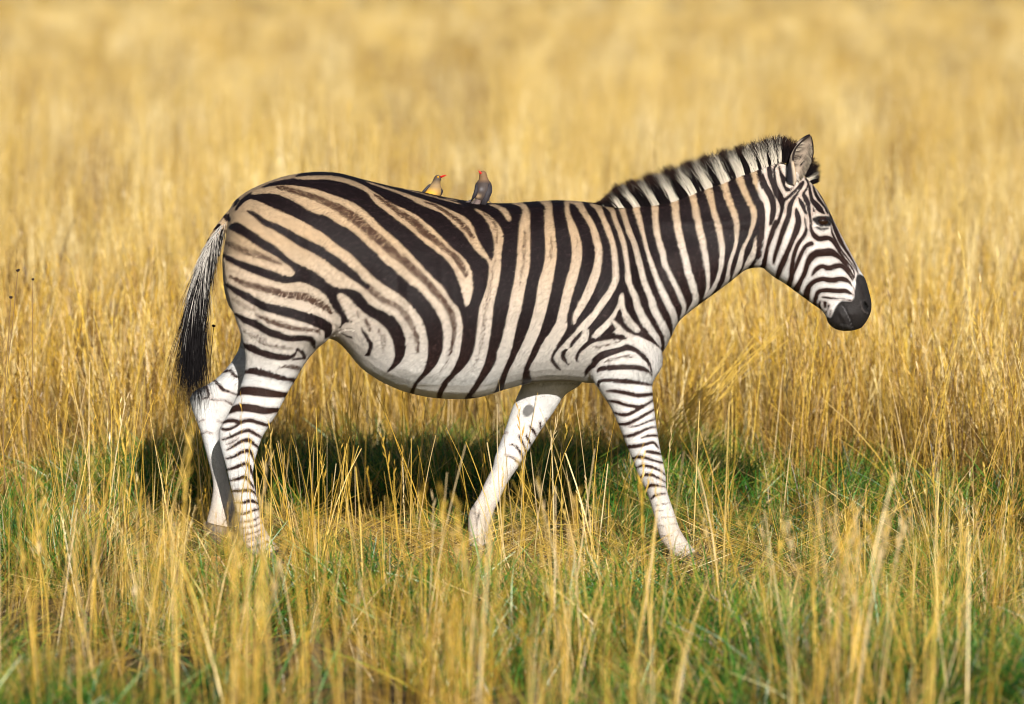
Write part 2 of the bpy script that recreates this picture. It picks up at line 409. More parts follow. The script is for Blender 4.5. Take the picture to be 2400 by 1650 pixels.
F4 = clumps([(548, -5.4, .86, 14), (1086, -5.0, .82, 10), (1110, -4.4, .74, 6), (350, -4.6, .70, 6), (1240, -5.6, .62, 4), (1440, -4.8, .55, 4), (95, -4.2, .74, 9), (245, -4.0, .66, 4), (830, -5.2, .58, 4), (1555, -4.6, .60, 3),
             (1880, -5.0, .62, 4), (1975, -4.4, .76, 12), (2050, -4.0, .68, 9), (2165, -5.2, .72, 5), (2290, -4.6, .66, 4), (700, -3.4, .62, 4), (1330, -3.2, .70, 4), (1010, -2.6, .66, 4), (745, -1.0, .62, 9), (700, -.8, .6, 6), (925, -1.2, .62, 3), (620, -.9, .6, 4)])
scatter('grass_stalks', *cat(F1, F2, F3, F4, F5), C_STALK, 'thin straw stalks with seed heads standing before the zebra', 'grass')

def far_points():
    P_, R_, S_, K_ = [], [], [], []
    for y0, y1, dens in ((6.4, 14, 9), (14, 30, 5), (30, 70, 2.8), (70, 160, 1.1), (160, 420, .16)):
        hw0 = (y1 + DIST) * (1200 / FPX) * 1.7 + 3
        n = int(2 * hw0 * (y1 - y0) * dens)
        x = rng.uniform(-hw0, hw0, n); y = rng.uniform(y0, y1, n)
        m = np.abs(x) < (y + DIST) * (1200 / FPX) * 1.7 + 3
        x, y = x[m], y[m]
        ph = .5 + .3 * np.sin(x * .55 + y * .12 + 1) + .2 * np.sin(x * 1.4 - y * .31)
        s = rng.uniform(.55, 1.1, len(x)) * (.85 + .25 * ph); tl = np.where(rng.random(len(x)) < .22, rng.uniform(1.15, 1.5, len(x)), 1); 
        wide = .8 + np.clip((y - 60) / 150, 0, .8)
        P_.append(np.stack([x, y, 0 * x], 1)); R_.append(np.stack([rng.normal(0, .06, len(x)), rng.normal(0, .06, len(x)), rng.uniform(0, 6.283, len(x))], 1))
        S_.append(np.stack([s * wide, s * wide, s * tl], 1)); K_.append(rng.integers(0, 4, len(x)))
    return [np.concatenate(q) for q in (P_, R_, S_, K_)]
scatter('far_grass', *far_points(), C_DENSE, 'golden grassland stretching away behind the zebra', 'grass')
# ------------------------------------------------------------------ zebra: outline and stripe tracing (photo pixels, by zoom tile)
TILES = {'H': (360, 400, 2.659), 'A': (760, 400, 5.319), 'B': (760, 660, 5.319), 'C': (1140, 440, 5.319),
         'D': (1140, 680, 5.319), 'E': (1480, 320, 5.319), 'F': (1400, 580, 5.319), 'N': (1750, 480, 4.988),
         'R': (1800, 300, 7.74), 'G': (420, 860, 3.325), 'P': (1060, 870, 3.325), 'Q': (1360, 870, 3.325), 'S': (0, 0, 1)}

def parse(txt):
    out = []; t = TILES['S']
    for tok in txt.split():
        if tok[1:2] == ':':
            t = TILES[tok[0]]; tok = tok[2:]
            if not tok: continue
        v = [float(x) for x in tok.split(',')]
        p = [t[0] + v[0] / t[2], t[1] + v[1] / t[2]]
        if len(v) > 2: p.append(v[2] / t[2])
        out.append(p)
    return np.array(out)

def chaikin(P, n=2):
    for _ in range(n):
        Q = np.roll(P, -1, 0)
        P = np.stack([P * .75 + Q * .25, P * .25 + Q * .75], 1).reshape(-1, P.shape[1])
    return P

def spline(P, k=6):
    P = np.asarray(P, float)
    if len(P) < 3: 
        t = np.linspace(0, 1, k + 1)[:, None]; return P[0] * (1 - t) + P[-1] * t
    E = np.vstack([2 * P[0] - P[1], P, 2 * P[-1] - P[-2]])
    out = []
    for i in range(1, len(E) - 2):
        p0, p1, p2, p3 = E[i - 1:i + 3]
        for t in np.arange(k) / k:
            out.append(.5 * ((2 * p1) + (-p0 + p2) * t + (2 * p0 - 5 * p1 + 4 * p2 - p3) * t * t + (-p0 + 3 * p1 - 3 * p2 + p3) * t ** 3))
    out.append(P[-1])
    return np.array(out)

FARD = 30.0
def d_poly(Q, txt, n=2):
    """signed distance (px), positive inside"""
    P = chaikin(parse(txt)[:, :2], n)
    d = np.full(len(Q), -FARD)
    lo, hi = P.min(0) - 12, P.max(0) + 12
    idx = np.where(((Q > lo) & (Q < hi)).all(1))[0]
    q = Q[idx]; best = np.full(len(q), FARD ** 2); ins = np.zeros(len(q), bool)
    R = np.roll(P, -1, 0)
    for a, b in zip(P, R):
        e = b - a; l = e @ e + 1e-9
        t = np.clip(((q - a) @ e) / l, 0, 1)
        best = np.minimum(best, ((q - a - t[:, None] * e) ** 2).sum(1))
        c = (a[1] > q[:, 1]) != (b[1] > q[:, 1])
        if c.any():
            xx = a[0] + (q[:, 1] - a[1]) * e[0] / (e[1] if abs(e[1]) > 1e-9 else 1e-9)
            ins ^= c & (q[:, 0] < xx)
    d[idx] = np.sqrt(best) * np.where(ins, 1, -1)
    return d

def d_stroke(Q, txt, rel=False):
    P = spline(parse(txt), 4); P[:, 2] = np.maximum(P[:, 2], .6)
    d = np.full(len(Q), -FARD)
    m = P[:, 2].max() / 2 + 12
    lo, hi = P[:, :2].min(0) - m, P[:, :2].max(0) + m
    idx = np.where(((Q > lo) & (Q < hi)).all(1))[0]
    q = Q[idx]; best = np.full(len(q), -FARD)
    for a, b in zip(P[:-1], P[1:]):
        e = b[:2] - a[:2]; l = e @ e + 1e-9
        t = np.clip(((q - a[:2]) @ e) / l, 0, 1)
        r = (a[2] + t * (b[2] - a[2])) / 2
        dist = np.sqrt(((q - a[:2] - t[:, None] * e) ** 2).sum(1))
        best = np.maximum(best, (1 - dist / r) if rel else (r - dist))
    d[idx] = best
    return d

BASE = ("H:660,112 720,78 800,58 890,46 890,30 960,5 1064,-20 S:900,380 1150,440 1300,440 1500,420 1620,420 1740,370 "
        "E:1480,400 1505,480 1540,580 1600,720 1655,850 1670,980 1665,1100 1655,1250 1640,1400 1620,1500 N:165,720 150,760 "
        "S:1770,660 1720,690 1620,760 1605,800 1590,830 F:845,1200 815,1290 780,1255 700,1185 D:2000,615 1900,558 1790,545 "
        "1775,595 1700,605 1600,590 1500,605 1390,620 1330,640 1250,700 1180,760 1150,840 1165,900 1130,870 1110,840 1140,760 "
        "1190,680 1270,620 1280,560 1290,480 1230,430 1150,490 1050,560 970,660 880,760 850,830 880,890 930,950 950,1020 "
        "850,930 805,880 830,770 880,700 920,620 980,540 1020,440 1010,360 900,360 890,370 830,490 740,600 680,700 640,800 "
        "580,900 545,970 560,1040 590,1110 560,1150 450,1175 S:1220,950 1020,960 B:1410,1460 1400,1400 1480,1250 1590,1130 "
        "1640,1040 1690,920 1715,780 1735,640 1735,500 1710,390 1660,290 1580,210 1520,90 1440,0 A:1400,1360 1200,1150 1000,930 "
        "850,800 700,680 590,560 500,480 350,380 200,330 0,260 H:1000,110 920,95 850,88 760,90")

LIGHT_POLYS = [
    "H:890,38 1000,30 A:0,62 150,70 300,105 400,140 520,190 600,250 700,310 800,380 900,430 1050,490 1200,580 1350,700 1500,850 "
    "1600,960 1750,1070 1830,1180 1865,1300 1870,1450 B:1850,150 1830,240 1790,305 1760,270 1740,190 A:1740,1560 1700,1400 "
    "1660,1290 1560,1120 1450,1030 1250,880 1050,700 900,600 750,480 640,410 600,340 540,265 400,200 200,135 0,102 H:1000,58 890,52",
    "A:540,135 740,200 1000,275 1250,360 1500,450 1680,530 1800,600 1860,680 1900,780 1950,900 2030,1030 2090,1110 2130,1150 "
    "2100,1220 2060,1170 2040,1100 1960,1060 1830,890 1750,770 1600,640 1500,540 1350,480 1200,420 1000,310 740,222 540,152",
    "A:1895,480 1920,475 2050,540 2170,640 2236,753 2246,863 2226,963 2211,1093 2216,1203 2191,1343 2151,1533 B:2150,150 2115,330 2100,480 "
    "2090,620 2060,760 2040,880 2010,1000 1940,1170 1860,1300 1740,1460 1720,1560 1440,1560 1460,1450 1490,1360 1560,1260 1640,1170 1760,1060 1850,930 "
    "1890,800 1900,700 1920,560 1935,400 1950,270 1985,200 A:2030,1450 2065,1300 2060,1180 2080,1120 2105,1095 2125,1050 "
    "2135,900 2110,800 2070,680 2000,570 1895,500",
    # t
    "C:310,200 400,185 490,190 540,260 553,330 553,460 558,750 555,900 535,1050 490,1220 465,1400 430,1596 D:430,220 400,380 350,600 320,750 "
    "260,900 200,1030 180,1100 110,1250 60,1340 -200,1340 -140,1270 B:1970,1260 2020,1190 2120,1060 2180,900 D:130,800 200,620 240,450 280,250 "
    "C:270,1596 300,1400 335,1250 370,1050 395,880 402,700 410,560 425,460 450,350 468,280 450,240 400,220",
    # u
    "C:655,165 740,150 830,165 828,300 850,440 875,640 888,800 875,930 850,1080 820,1250 D:810,0 770,180 730,340 660,560 590,700 520,870 "
    "480,960 460,1080 450,1175 430,1260 180,1320 230,1200 270,1050 340,900 430,730 500,560 560,400 610,200 640,0 C:650,1200 700,1040 735,900 "
    "745,780 742,600 735,420 738,300 750,240 720,205",
]
LIGHT_STROKES = [
    "A:1000,230,6 1280,303,12 1450,350,15 1600,390,16 1700,415,14", "A:1540,352,8 1600,366,10 1665,382,8",
    "C:70,215,22 180,250,50 250,310,72 285,375,62 288,395,50",
    # v w x y z
    "C:1015,170,60 1018,300,58 1050,400,75 1090,520,100 1120,640,115 1140,760,125 1130,880,130 1110,1000,125 1075,1130,125 1035,1260,122 D:985,180,118 955,320,118 930,430,130 880,500,130",
    "C:1060,165,50 1160,195,80 1230,310,75 1300,420,75 1350,530,80 1380,640,90 1405,750,95 1405,880,100 1385,1010,110 1340,1140,110 1280,1280,110 D:1225,120,100 1150,250,90 1110,340,60 1102,390,45",
    "C:1350,205,80 1400,245,85 1440,330,70 1490,440,65 1540,560,70 1580,680,65 1600,800,70 1615,950,70 1620,1080,80 1605,1170,75 1560,1270,75 1490,1370,85 1410,1480,85 D:1370,270,80 1290,360,90 1215,440,90 1120,550,70",
    "C:1520,235,60 1570,275,62 1620,420,55 1680,560,60 1720,700,60 1745,850,60 1765,1000,60 1775,1150,75 1800,1220,72 1850,1330,80 1890,1450,85 F:520,745,88 570,851,92 625,940,92 685,1035,90 745,1125,75 790,1215,40",
    "C:1705,270,80 1740,400,65 1790,550,70 1850,700,70 1890,850,75 1930,1000,80 1970,1150,75 2020,1280,80 2080,1430,85 F:700,720,92 760,851,92 830,970,85 875,1080,80 878,1180,65 860,1290,50 835,1400,50",
    # a..g on the neck, then short ones at the throat
    "E:70,870,80 80,930,75 100,1000,65 150,1200,50 200,1400,45 F:650,100,50 690,220,60 740,360,65 800,500,80 870,650,85 940,790,85 975,900,75 970,1000,55 955,1100,45",
    "E:302,850,85 305,930,80 310,1050,75 340,1250,80 400,1450,75 F:835,120,70 850,200,65 900,290,60 960,420,60 1020,550,60 1070,660,60 1090,760,50 1060,870,40",
    "E:545,800,95 558,880,92 570,1000,85 600,1200,90 650,1400,85 F:1110,150,85 1140,290,90 1180,400,85 1210,500,85 1235,620,72 1220,700,80 1150,810,70",
    "E:765,720,90 790,800,82 820,950,85 860,1150,85 900,1300,85 F:1335,0,75 1365,150,70 1385,300,50 1390,420,45 1380,520,35 1340,630,22",
    "E:965,640,90 990,720,85 1030,900,70 1090,1100,75 1135,1300,70 F:1565,0,70 1560,150,60 1545,260,50 1510,380,45 1460,490,50 1390,600,44",
    "E:1160,570,90 1185,650,85 1230,800,80 1290,950,80 1325,1100,65 1320,1250,50 F:1720,0,45 1680,120,40 1650,230,40 1640,330,50 1620,420,50 1570,490,44",
    "E:1350,490,90 1375,560,85 1410,650,75 1470,780,70 1530,900,70 1540,1000,60 1520,1100,55 1470,1250,38 F:1830,0,45 1800,100,60 1780,210,70 1740,300,55 1710,370,40",
    "E:1560,1240,14 1548,1350,45 1515,1500,70 F:1925,120,80 1870,230,62 1820,310,40",
    "F:2042,110,14 2022,190,58 1995,255,60",
    # the A shape on the shoulder
    "D:1690,40,40 1688,100,72 1685,150,70 1650,190,45 1590,300,55 1500,420,75 1410,505,80 1350,555,55",
    "D:1690,150,60 1705,190,50 1740,300,78 1800,400,90 1865,465,78 1905,500,45",
    "D:1598,380,40 1660,455,70 1730,520,60 1800,570,70", "D:1600,505,22 1650,500,50 1700,515,50",
]
DARK_POLYS = [
    # rump to belly
    "H:520,232 560,190 610,140 640,148 700,138 760,140 830,160 900,195 960,235 1030,272 A:0,535 100,590 180,650 300,710 400,770 470,840 560,930 "
    "650,1010 730,1100 850,1200 960,1290 1060,1380 1170,1450 B:1200,100 1330,240 1410,360 1470,480 1500,600 1500,740 1480,870 1440,970 "
    "1380,1060 1320,1130 1240,1210 1150,1290 1110,1400 1100,1500 1040,1500 1060,1380 1110,1280 1190,1190 1260,1090 1290,980 1305,850 1300,730 1280,600 1250,520 "
    "1200,410 1120,310 1010,190 900,120 760,30 A:900,1500 780,1440 690,1370 560,1260 450,1150 350,1040 290,990 200,940 130,880 60,820 "
    "0,780 H:1000,350 930,310 850,270 780,240 700,205 650,180 600,170 540,215 515,248",
    "H:572,238 640,245 680,280 720,305 800,330 880,380 960,420 1020,450 A:0,940 100,1020 220,1100 300,1170 400,1240 470,1330 560,1420 "
    "600,1480 520,1470 430,1400 350,1350 260,1290 150,1210 60,1140 0,1090 H:980,500 900,460 820,400 750,360 700,340 660,310 620,270",
    "H:462,348 490,320 530,312 570,335 630,375 700,425 770,465 830,520 880,560 940,590 1000,620 A:0,1330 100,1420 190,1460 300,1465 400,1478 "
    "450,1500 500,1560 B:530,220 580,280 650,320 760,360 860,410 930,480 980,560 1010,640 1030,740 1025,830 1010,930 970,1000 900,1060 "
    "830,1115 770,1135 810,1090 860,1020 890,930 885,850 870,750 830,640 770,570 700,500 640,460 560,420 480,370 420,310 350,230 280,170 "
    "220,135 180,135 160,170 180,220 220,290 270,390 300,460 320,480 375,495 320,505 270,510 240,530 190,600 140,645 180,590 215,530 "
    "222,480 215,430 150,370 100,290 50,190 0,130 H:1030,735 970,700 910,685 860,695 800,690 720,670 640,640 560,605 470,565 435,532 "
    "430,500 460,515 520,545 600,570 680,595 760,620 820,645 870,652 892,635 880,610 830,570 770,530 700,490 630,450 560,400 500,370",
    # upper foreleg arch
    "D:1240,1080 1228,1010 1270,930 1330,890 1320,850 1370,790 1450,740 1550,710 1650,700 1760,650 1850,690 1950,760 2030,850 2065,930 2082,1060 "
    "2065,1060 2050,960 2000,890 1930,820 1870,760 1750,735 1680,760 1600,790 1480,830 1400,880 1380,940 1330,960 1280,1010 1250,1090",
    # round the base of the ear
    "R:180,650 200,800 230,930 270,1050 310,1130 340,1165 400,1150 450,1110 490,1040 480,1020 450,1070 420,1105 370,1090 330,1060 310,1010 "
    "320,960 420,960 300,880 240,780 220,690",
]
DARK_STROKES = [
    # thigh and hind leg
    "H:455,700,20 520,740,40 600,785,50 680,830,55 760,855,60 860,880,65 960,910,65 1040,940,70 1085,970,60 1090,1005,40 1075,1032,15",
    "H:510,880,15 570,920,40 640,950,50 700,985,50 770,1015,50 860,1040,40 940,1035,35 990,1045,40 1005,1075,30 1010,1098,12",
    "H:555,1070,20 610,1100,45 680,1130,45 760,1150,45 830,1160,35 880,1145,18 895,1115,8",
    "H:870,1170,12 920,1165,14 945,1160,20 935,1130,24 900,1105,16",
    "H:570,1245,30 640,1245,45 720,1265,40 800,1285,35 890,1302,22",
    "H:515,1395,25 560,1370,50 640,1375,55 720,1385,50 800,1395,35 850,1388,20",
    "H:460,1505,25 530,1475,45 620,1480,50 700,1495,42 800,1488,22",
    "G:340,435,15 400,415,32 470,425,30 550,415,32 630,435,30 690,450,22 720,432,10", "G:315,468,12 360,488,22 420,470,22 470,440,18",
    "G:335,565,12 400,545,20 470,510,24 540,495,28 600,525,24 650,553,14", "G:370,605,6 420,580,12 465,550,6",
    "G:370,648,8 420,620,18 480,580,26 540,570,32 585,600,24 625,635,14", "G:370,712,14 430,695,22 490,660,26 545,655,28 570,690,22 590,740,14",
    "G:365,802,14 430,785,24 500,755,26 540,765,28 560,810,20 580,865,12", "G:395,882,14 460,870,24 510,855,28 545,890,22 580,940,12",
    "G:405,968,16 480,962,24 540,960,28 580,975,18 610,1003,10", "G:430,1053,12 500,1055,22 560,1042,28 620,1067,12",
    "G:450,1140,10 510,1142,20 560,1122,22 620,1106,12", "G:460,1210,8 530,1203,14 590,1188,12 640,1158,8",
    "G:475,1257,6 540,1250,12 600,1235,12 645,1208,8", "G:480,1325,10 540,1300,14 600,1285,12 640,1263,8",
    "G:490,1345,6 560,1335,10 650,1300,8", "G:520,1365,8 600,1340,8 660,1310,8", "G:540,1410,12 620,1390,10 690,1360,8",
    # tail bars
    "H:510,215,14 528,180,30", "H:440,262,14 462,285,44 478,305,14", "H:380,340,14 405,350,46 428,362,16", "H:340,420,16 360,435,44 385,425,18", "H:615,140,18 560,185,26 520,235,16",
    # flank, elbow
    "B:470,580,20 510,640,40 560,720,50 590,790,60 570,860,42 555,900,50 520,905,20", "B:215,635,10 300,680,20 360,692,24",
    "D:1032,918,18 985,850,48 970,790,55 1012,720,28", "D:1055,690,30 1110,610,46 1190,520,40",
    # foreleg
    "D:1390,1000,30 1440,965,60 1600,950,70 1800,945,65 1950,960,65 2045,1012,30", "D:1395,1195,15 1415,1130,45 1500,1110,40 1700,1120,60 1900,1140,50 2080,1178,30",
    "D:1500,1255,20 1600,1255,40 1750,1280,50 1900,1310,50 2080,1290,40", "D:1515,1375,20 1620,1390,40 1750,1430,40 1900,1450,45 2000,1420,30 2080,1365,25",
    "D:1585,1520,20 1680,1550,40 1780,1540,45 1880,1490,40 1960,1450,30",
    "Q:297,412,15 360,410,25 430,380,25 520,330,22 575,297,15", "Q:380,430,8 440,425,14 520,395,14 585,368,14", "Q:325,507,12 400,498,28 470,470,25 540,440,18 600,435,12",
    "Q:475,520,10 540,500,20 605,502,16", "Q:370,587,25 440,582,30 520,565,25 570,555,22 610,595,10", "Q:515,625,20 560,630,28 628,643,18",
    "Q:400,680,18 470,665,28 550,685,22 648,714,14", "Q:430,752,10 490,733,22 560,745,24 620,770,16 662,806,10", "Q:455,838,12 500,805,25 560,805,25 610,830,18 668,864,10",
    "Q:510,913,12 550,888,26 600,888,20 670,902,10", "Q:552,995,10 585,965,20 660,953,12",
    "F:815,1130,25 825,1250,20 825,1350,15 808,1440,8",
    # head
    "E:1600,380,60 1615,480,70 1670,620,80 1740,750,80 1770,870,75 1760,980,70 1740,1060,50 1722,1110,15",
    "E:1715,380,50 1722,430,60 1730,500,60 1780,620,70 1820,700,95 1870,800,85 1880,900,50 1850,1000,40 1800,1120,50 N:340,200,55 290,350,60 250,470,45 222,600,50 200,720,55",
    "R:170,670,30 115,740,50 120,880,50 145,1020,50 160,1120,95 210,1250,95 260,1350,60", "R:280,1330,50 350,1270,55 430,1200,60 540,1090,45 600,1020,60 640,980,50",
    "R:640,1010,50 560,1150,40 480,1260,60 410,1380,90 385,1500,100 N:490,130,60 440,260,65 395,390,55 355,520,50 325,620,40 312,685,20",
    "N:575,40,20 590,110,60 605,200,70 580,300,75 530,420,60 480,540,60 440,640,70 395,740,70 365,830,55 345,890,45",
    "R:560,1270,30 600,1350,70 650,1450,70 690,1560,40", "N:680,150,20 690,240,25 695,310,40 660,380,45 600,460,50 560,560,50 540,660,50 525,760,50 525,840,60 495,940,65",
    "N:755,455,60 700,480,50 650,550,50 610,640,50 570,740,40 545,800,40",
    "R:690,920,40 730,1010,40 700,1110,40 645,1200,60 690,1290,90 735,1400,80 N:737,120,30 750,200,30 755,290,35 790,360,60 850,400,60 920,390,60 980,400,50 1040,470,40 1090,560,35 1150,640,30 1200,700,25 1250,770,20 1260,850,15",
    "R:755,1050,40 770,1180,60 800,1300,70 860,1380,100 930,1460,110 990,1530,60 1030,1555,20", "R:820,1450,20 830,1500,36 830,1535,15",
    "R:820,1060,30 860,1180,60 910,1280,60 980,1370,50 1040,1450,40 1070,1520,50 1090,1560,20",
    "R:890,1110,15 960,1230,30 1050,1380,30 1110,1490,40 N:985,150,32 1010,220,40 1040,300,50 1090,410,50 1140,500,40 1200,590,30 1260,690,20 1290,760,15",
    "N:990,250,12 1000,330,25 1050,440,35 1110,540,25 1160,600,22 1220,680,18 1280,760,15 1300,800,12",
    "N:585,985,80 640,880,52 680,800,55 710,700,60 750,620,80 820,570,90 900,560,90 980,555,90 1050,590,60 1120,650,45 1180,730,35 1230,810,25 1255,880,15",
    "N:770,820,25 810,760,50 880,720,50 960,745,60 1040,720,60 1110,715,55 1170,770,45 1210,830,30 1240,890,15",
    "N:695,1095,85 715,1000,70 750,930,55 820,885,55 900,870,55 1000,885,65 1080,870,60 1150,875,55 1200,910,30 1240,960,12 1255,1000,10",
    "N:795,1190,50 810,1090,50 840,1020,50 920,1000,50 1000,1005,55 1080,1010,55 1150,1005,50 1200,1030,35 1245,1050,15",
    "N:890,1080,20 960,1090,25 1060,1100,15 1120,1100,15 1180,1110,15 1220,1120,20", "N:860,1130,20 850,1180,30 870,1215,20",
    "N:920,1150,46 915,1200,25", "N:960,1180,30 945,1230,14 925,1262,14", "N:985,1240,14 975,1290,14",
]
SKIN_AND_STRIP_POLYS = [   # bare dark muzzle, eye surround, then a dark strip along the belly's lower edge
    ("N:1285,815 1320,805 1345,820 1480,900 1540,1200 1420,1540 1000,1540 900,1400 940,1300 985,1320 1005,1270 1035,1200 1075,1145 1120,1110 1180,1125 1240,1120 1255,1040 1268,950 1272,880", 1.0),
    ("N:755,165 790,142 850,130 930,124 985,142 1000,200 982,262 900,256 850,250 795,216", 1.0),
    ("N:790,248 830,256 900,264 955,260 970,278 920,302 860,302 808,280", .95),
    ("D:300,1110 700,1105 1100,1110 1300,1165 1300,1185 900,1165 560,1160", .6),
]
BROWN_STROKES = [
    ("H:480,655,15 560,690,40 640,715,42 740,740,48 850,770,50 940,780,55 1010,810,55 1080,850,45 1112,882,25", 1.0),
    ("H:640,895,14 700,918,30 760,940,40 840,965,42 940,980,30 1020,990,24 1047,1012,12", 1.0), ("H:600,1020,14 700,1075,20 780,1095,22 870,1100,16", .7),
    ("H:790,1222,12 860,1218,30 915,1230,26", 1.0), ("H:435,430,25 500,460,40 560,490,48 640,515,44 720,540,38 800,575,20", .85),
    ("H:560,990,20 620,1020,36 700,1050,20", .4), ("H:500,790,20 560,830,36 640,860,20", .4),
    ("H:780,100,20 850,115,34 930,140,36 1000,160,42 A:0,375,95 100,420,95 200,470,110 300,530,125 400,600,135 500,680,130 600,770,130 700,860,125 800,950,130 900,1040,115 1000,1110,120 1100,1200,110 1200,1290,108 1300,1390,95 1400,1500,95 B:1450,180,90 1530,270,90 1590,370,90 1620,480,80 1630,600,60 1610,750,45 1580,900,30", 1.1),
    ("A:640,300,30 750,380,52 850,450,66 960,530,85 1060,590,95 1160,660,105 1260,760,105 1350,830,95 1450,910,85 1550,990,70 1650,1080,90 1720,1180,90 1775,1290,55", 1.05),
    ("A:1270,390,28 1400,440,38 1550,530,50 1680,620,64 1780,720,72 1855,825,55", 1.0), ("A:1985,515,20 2080,590,44 2130,650,46 2155,740,44 2160,900,30", .7),
    ("A:580,1450,70 720,1560,55 B:530,50,105 620,130,90 750,220,90 900,290,80 1010,390,90 1090,510,90 1140,620,78 1170,740,66 1180,860,50", .85),
    ("C:490,540,34 480,750,60 480,900,50 450,1050,38 420,1250,20", .55), ("C:812,600,26 822,770,44 810,900,28", .5), ("C:60,1250,40 90,1000,40 110,880,36", .5),
    ("C:1130,560,24 1140,760,40 1120,900,20", .25), ("B:2070,100,50 2010,400,60 1980,700,60 1920,950,50 1850,1100,40", .4), ("B:1580,900,40 1520,1040,50 1450,1130,40", .4),
    ("B:520,480,60 560,540,60 570,600,40", .8), ("B:700,600,50 760,720,70 740,860,40", .4), ("B:420,380,40 440,440,30", .5),
    ("D:1340,690,20 1450,680,28 1600,640,30 1680,610,14", .8), ("D:1480,880,20 1600,840,28 1750,810,30 1830,815,16", .8), ("Q:588,1047,8 640,1036,12 690,1024,10", .8), ("Q:600,1275,6 660,1285,8 720,1280,6", .7), ("Q:570,1095,8 620,1085,12 700,1075,8", .6), ("Q:585,1150,8 650,1140,12 730,1135,8", .5), ("Q:600,1205,8 660,1200,10 750,1190,8", .5),
]
FAR_HIND = ["G:355,35,15 400,25,25 440,60,22 480,80,14", "G:275,88,20 310,130,28 340,175,26 400,195,14 460,220,9", "G:205,145,18 225,190,18 230,230,14 180,245,8",
            "G:240,250,8 300,258,8 360,260,10 415,293,12", "G:140,432,6 190,410,8", "G:170,525,8 210,505,8 255,520,8", "G:148,170,8 165,197,12", "G:300,420,6 345,435,8"]
FAR_FORE = ["P:600,425,8 630,460,22 660,510,8", "P:575,500,14 595,535,20 615,578,10", "P:520,500,14 545,550,18 580,635,12", "P:450,570,6 490,580,16 530,630,18 555,680,12",
            "P:415,653,8 470,672,14 525,718,10", "P:395,482,12 425,480,8", "P:685,395,14 690,440,14", "P:730,370,8 735,390,8"]
CALLUS = "P:590,252 625,265 643,290 625,335 585,358 550,345 545,315 560,280"

# lofts: (front/top px, back/bottom px, half width m, y offset m)
TRUNK = [(545,478,522,610,.05,0),(560,463,528,680,.13,0),(585,446,545,725,.185,0),(620,430,590,760,.225,0),(670,413,660,785,.25,0),(730,404,730,790,.262,0),
         (790,406,790,798,.27,0),(850,421,850,862,.285,0),(920,438,920,906,.30,0),(985,450,985,926,.308,0),(1050,464,1050,934,.308,0),(1120,475,1120,931,.30,0),
         (1190,477,1190,910,.285,0),(1250,473,1250,896,.265,0),(1310,470,1310,892,.245,0),(1370,474,1375,896,.222,0),(1430,486,1430,894,.20,0),(1480,505,1480,880,.175,0),
         (1520,570,1518,865,.15,0),(1548,650,1543,838,.115,0),(1566,720,1560,812,.07,0),(1574,750,1568,795,.03,0)]
NECK = [(1380,480,1400,850,.165,0),(1440,487,1495,840,.165,0),(1493,480,1555,815,.15,0),(1536,476,1588,757,.132,0),(1582,465,1610,735,.118,0),(1624,449,1640,712,.109,0),
        (1661,434,1673,688,.104,0),(1699,421,1708,662,.100,0),(1735,406,1744,634,.097,0),(1775,392,1768,627,.092,0),(1812,381,1800,625,.08,0),(1840,380,1832,600,.05,0)]
HEAD = [(1836,384,1782,590,.055,0),(1864,396,1786,622,.082,0),(1901,428,1800,638,.096,0),(1925,459,1818,652,.102,0),(1947,502,1840,665,.102,0),(1965,538,1860,680,.094,0),
        (1986,578,1882,696,.080,0),(2002,608,1904,712,.070,0),(2016,634,1917,721,.063,0),(2028,654,1929,731,.060,0),(2036,680,1937,745,.061,0),(2042,706,1941,757,.063,0),
        (2041,730,1954,769,.058,0),(2031,752,1972,775,.044,0),(2019,768,1995,775,.022,0)]
FORE_N = [(1540,770,1345,790,.07,-.10),(1553,848,1380,868,.085,-.115),(1531,893,1397,902,.078,-.12),(1530,925,1415,930,.068,-.12),(1533,955,1431,955,.06,-.12),(1539,1000,1452,1002,.052,-.12),
          (1546,1045,1469,1045,.047,-.12),(1553,1078,1483,1078,.045,-.12),(1560,1113,1497,1118,.046,-.12),(1562,1143,1512,1146,.040,-.12),(1570,1172,1523,1175,.032,-.12),
          (1581,1203,1532,1206,.030,-.12),(1592,1236,1541,1240,.032,-.12),(1604,1258,1549,1266,.038,-.12),(1618,1278,1566,1290,.036,-.12),(1634,1291,1583,1306,.042,-.12)]
HIND_N = [(780,620,524,600,.09,-.13),(795,710,532,672,.11,-.14),(778,782,551,740,.105,-.145),(745,815,568,790,.092,-.145),(717,848,576,835,.078,-.14),(690,893,573,878,.068,-.135),
          (668,933,556,925,.058,-.135),(650,968,535,970,.05,-.135),(633,995,516,1003,.046,-.135),(614,1027,513,1028,.044,-.135),(604,1057,519,1056,.04,-.135),(596,1088,529,1090,.035,-.135),
          (593,1118,536,1122,.032,-.135),(600,1155,545,1158,.031,-.135),(606,1185,553,1190,.032,-.135),(612,1215,558,1222,.036,-.135),(625,1246,564,1258,.037,-.135),
          (640,1268,578,1284,.038,-.135),(657,1286,594,1302,.044,-.135)]
HIND_F = [(720,690,545,690,.09,.105),(700,780,565,780,.088,.105),(660,860,552,835,.07,.105),(605,915,505,890,.056,.105),(552,952,453,919,.048,.105),(530,985,447,946,.046,.105),
          (516,1010,459,983,.043,.105),(514,1026,469,1010,.040,.105),(519,1047,478,1042,.036,.105),(526,1083,489,1083,.032,.105),(534,1120,498,1122,.031,.105),(541,1150,499,1152,.032,.105),
          (551,1188,492,1192,.036,.105),(549,1218,486,1214,.034,.105),(546,1245,484,1235,.036,.105)]
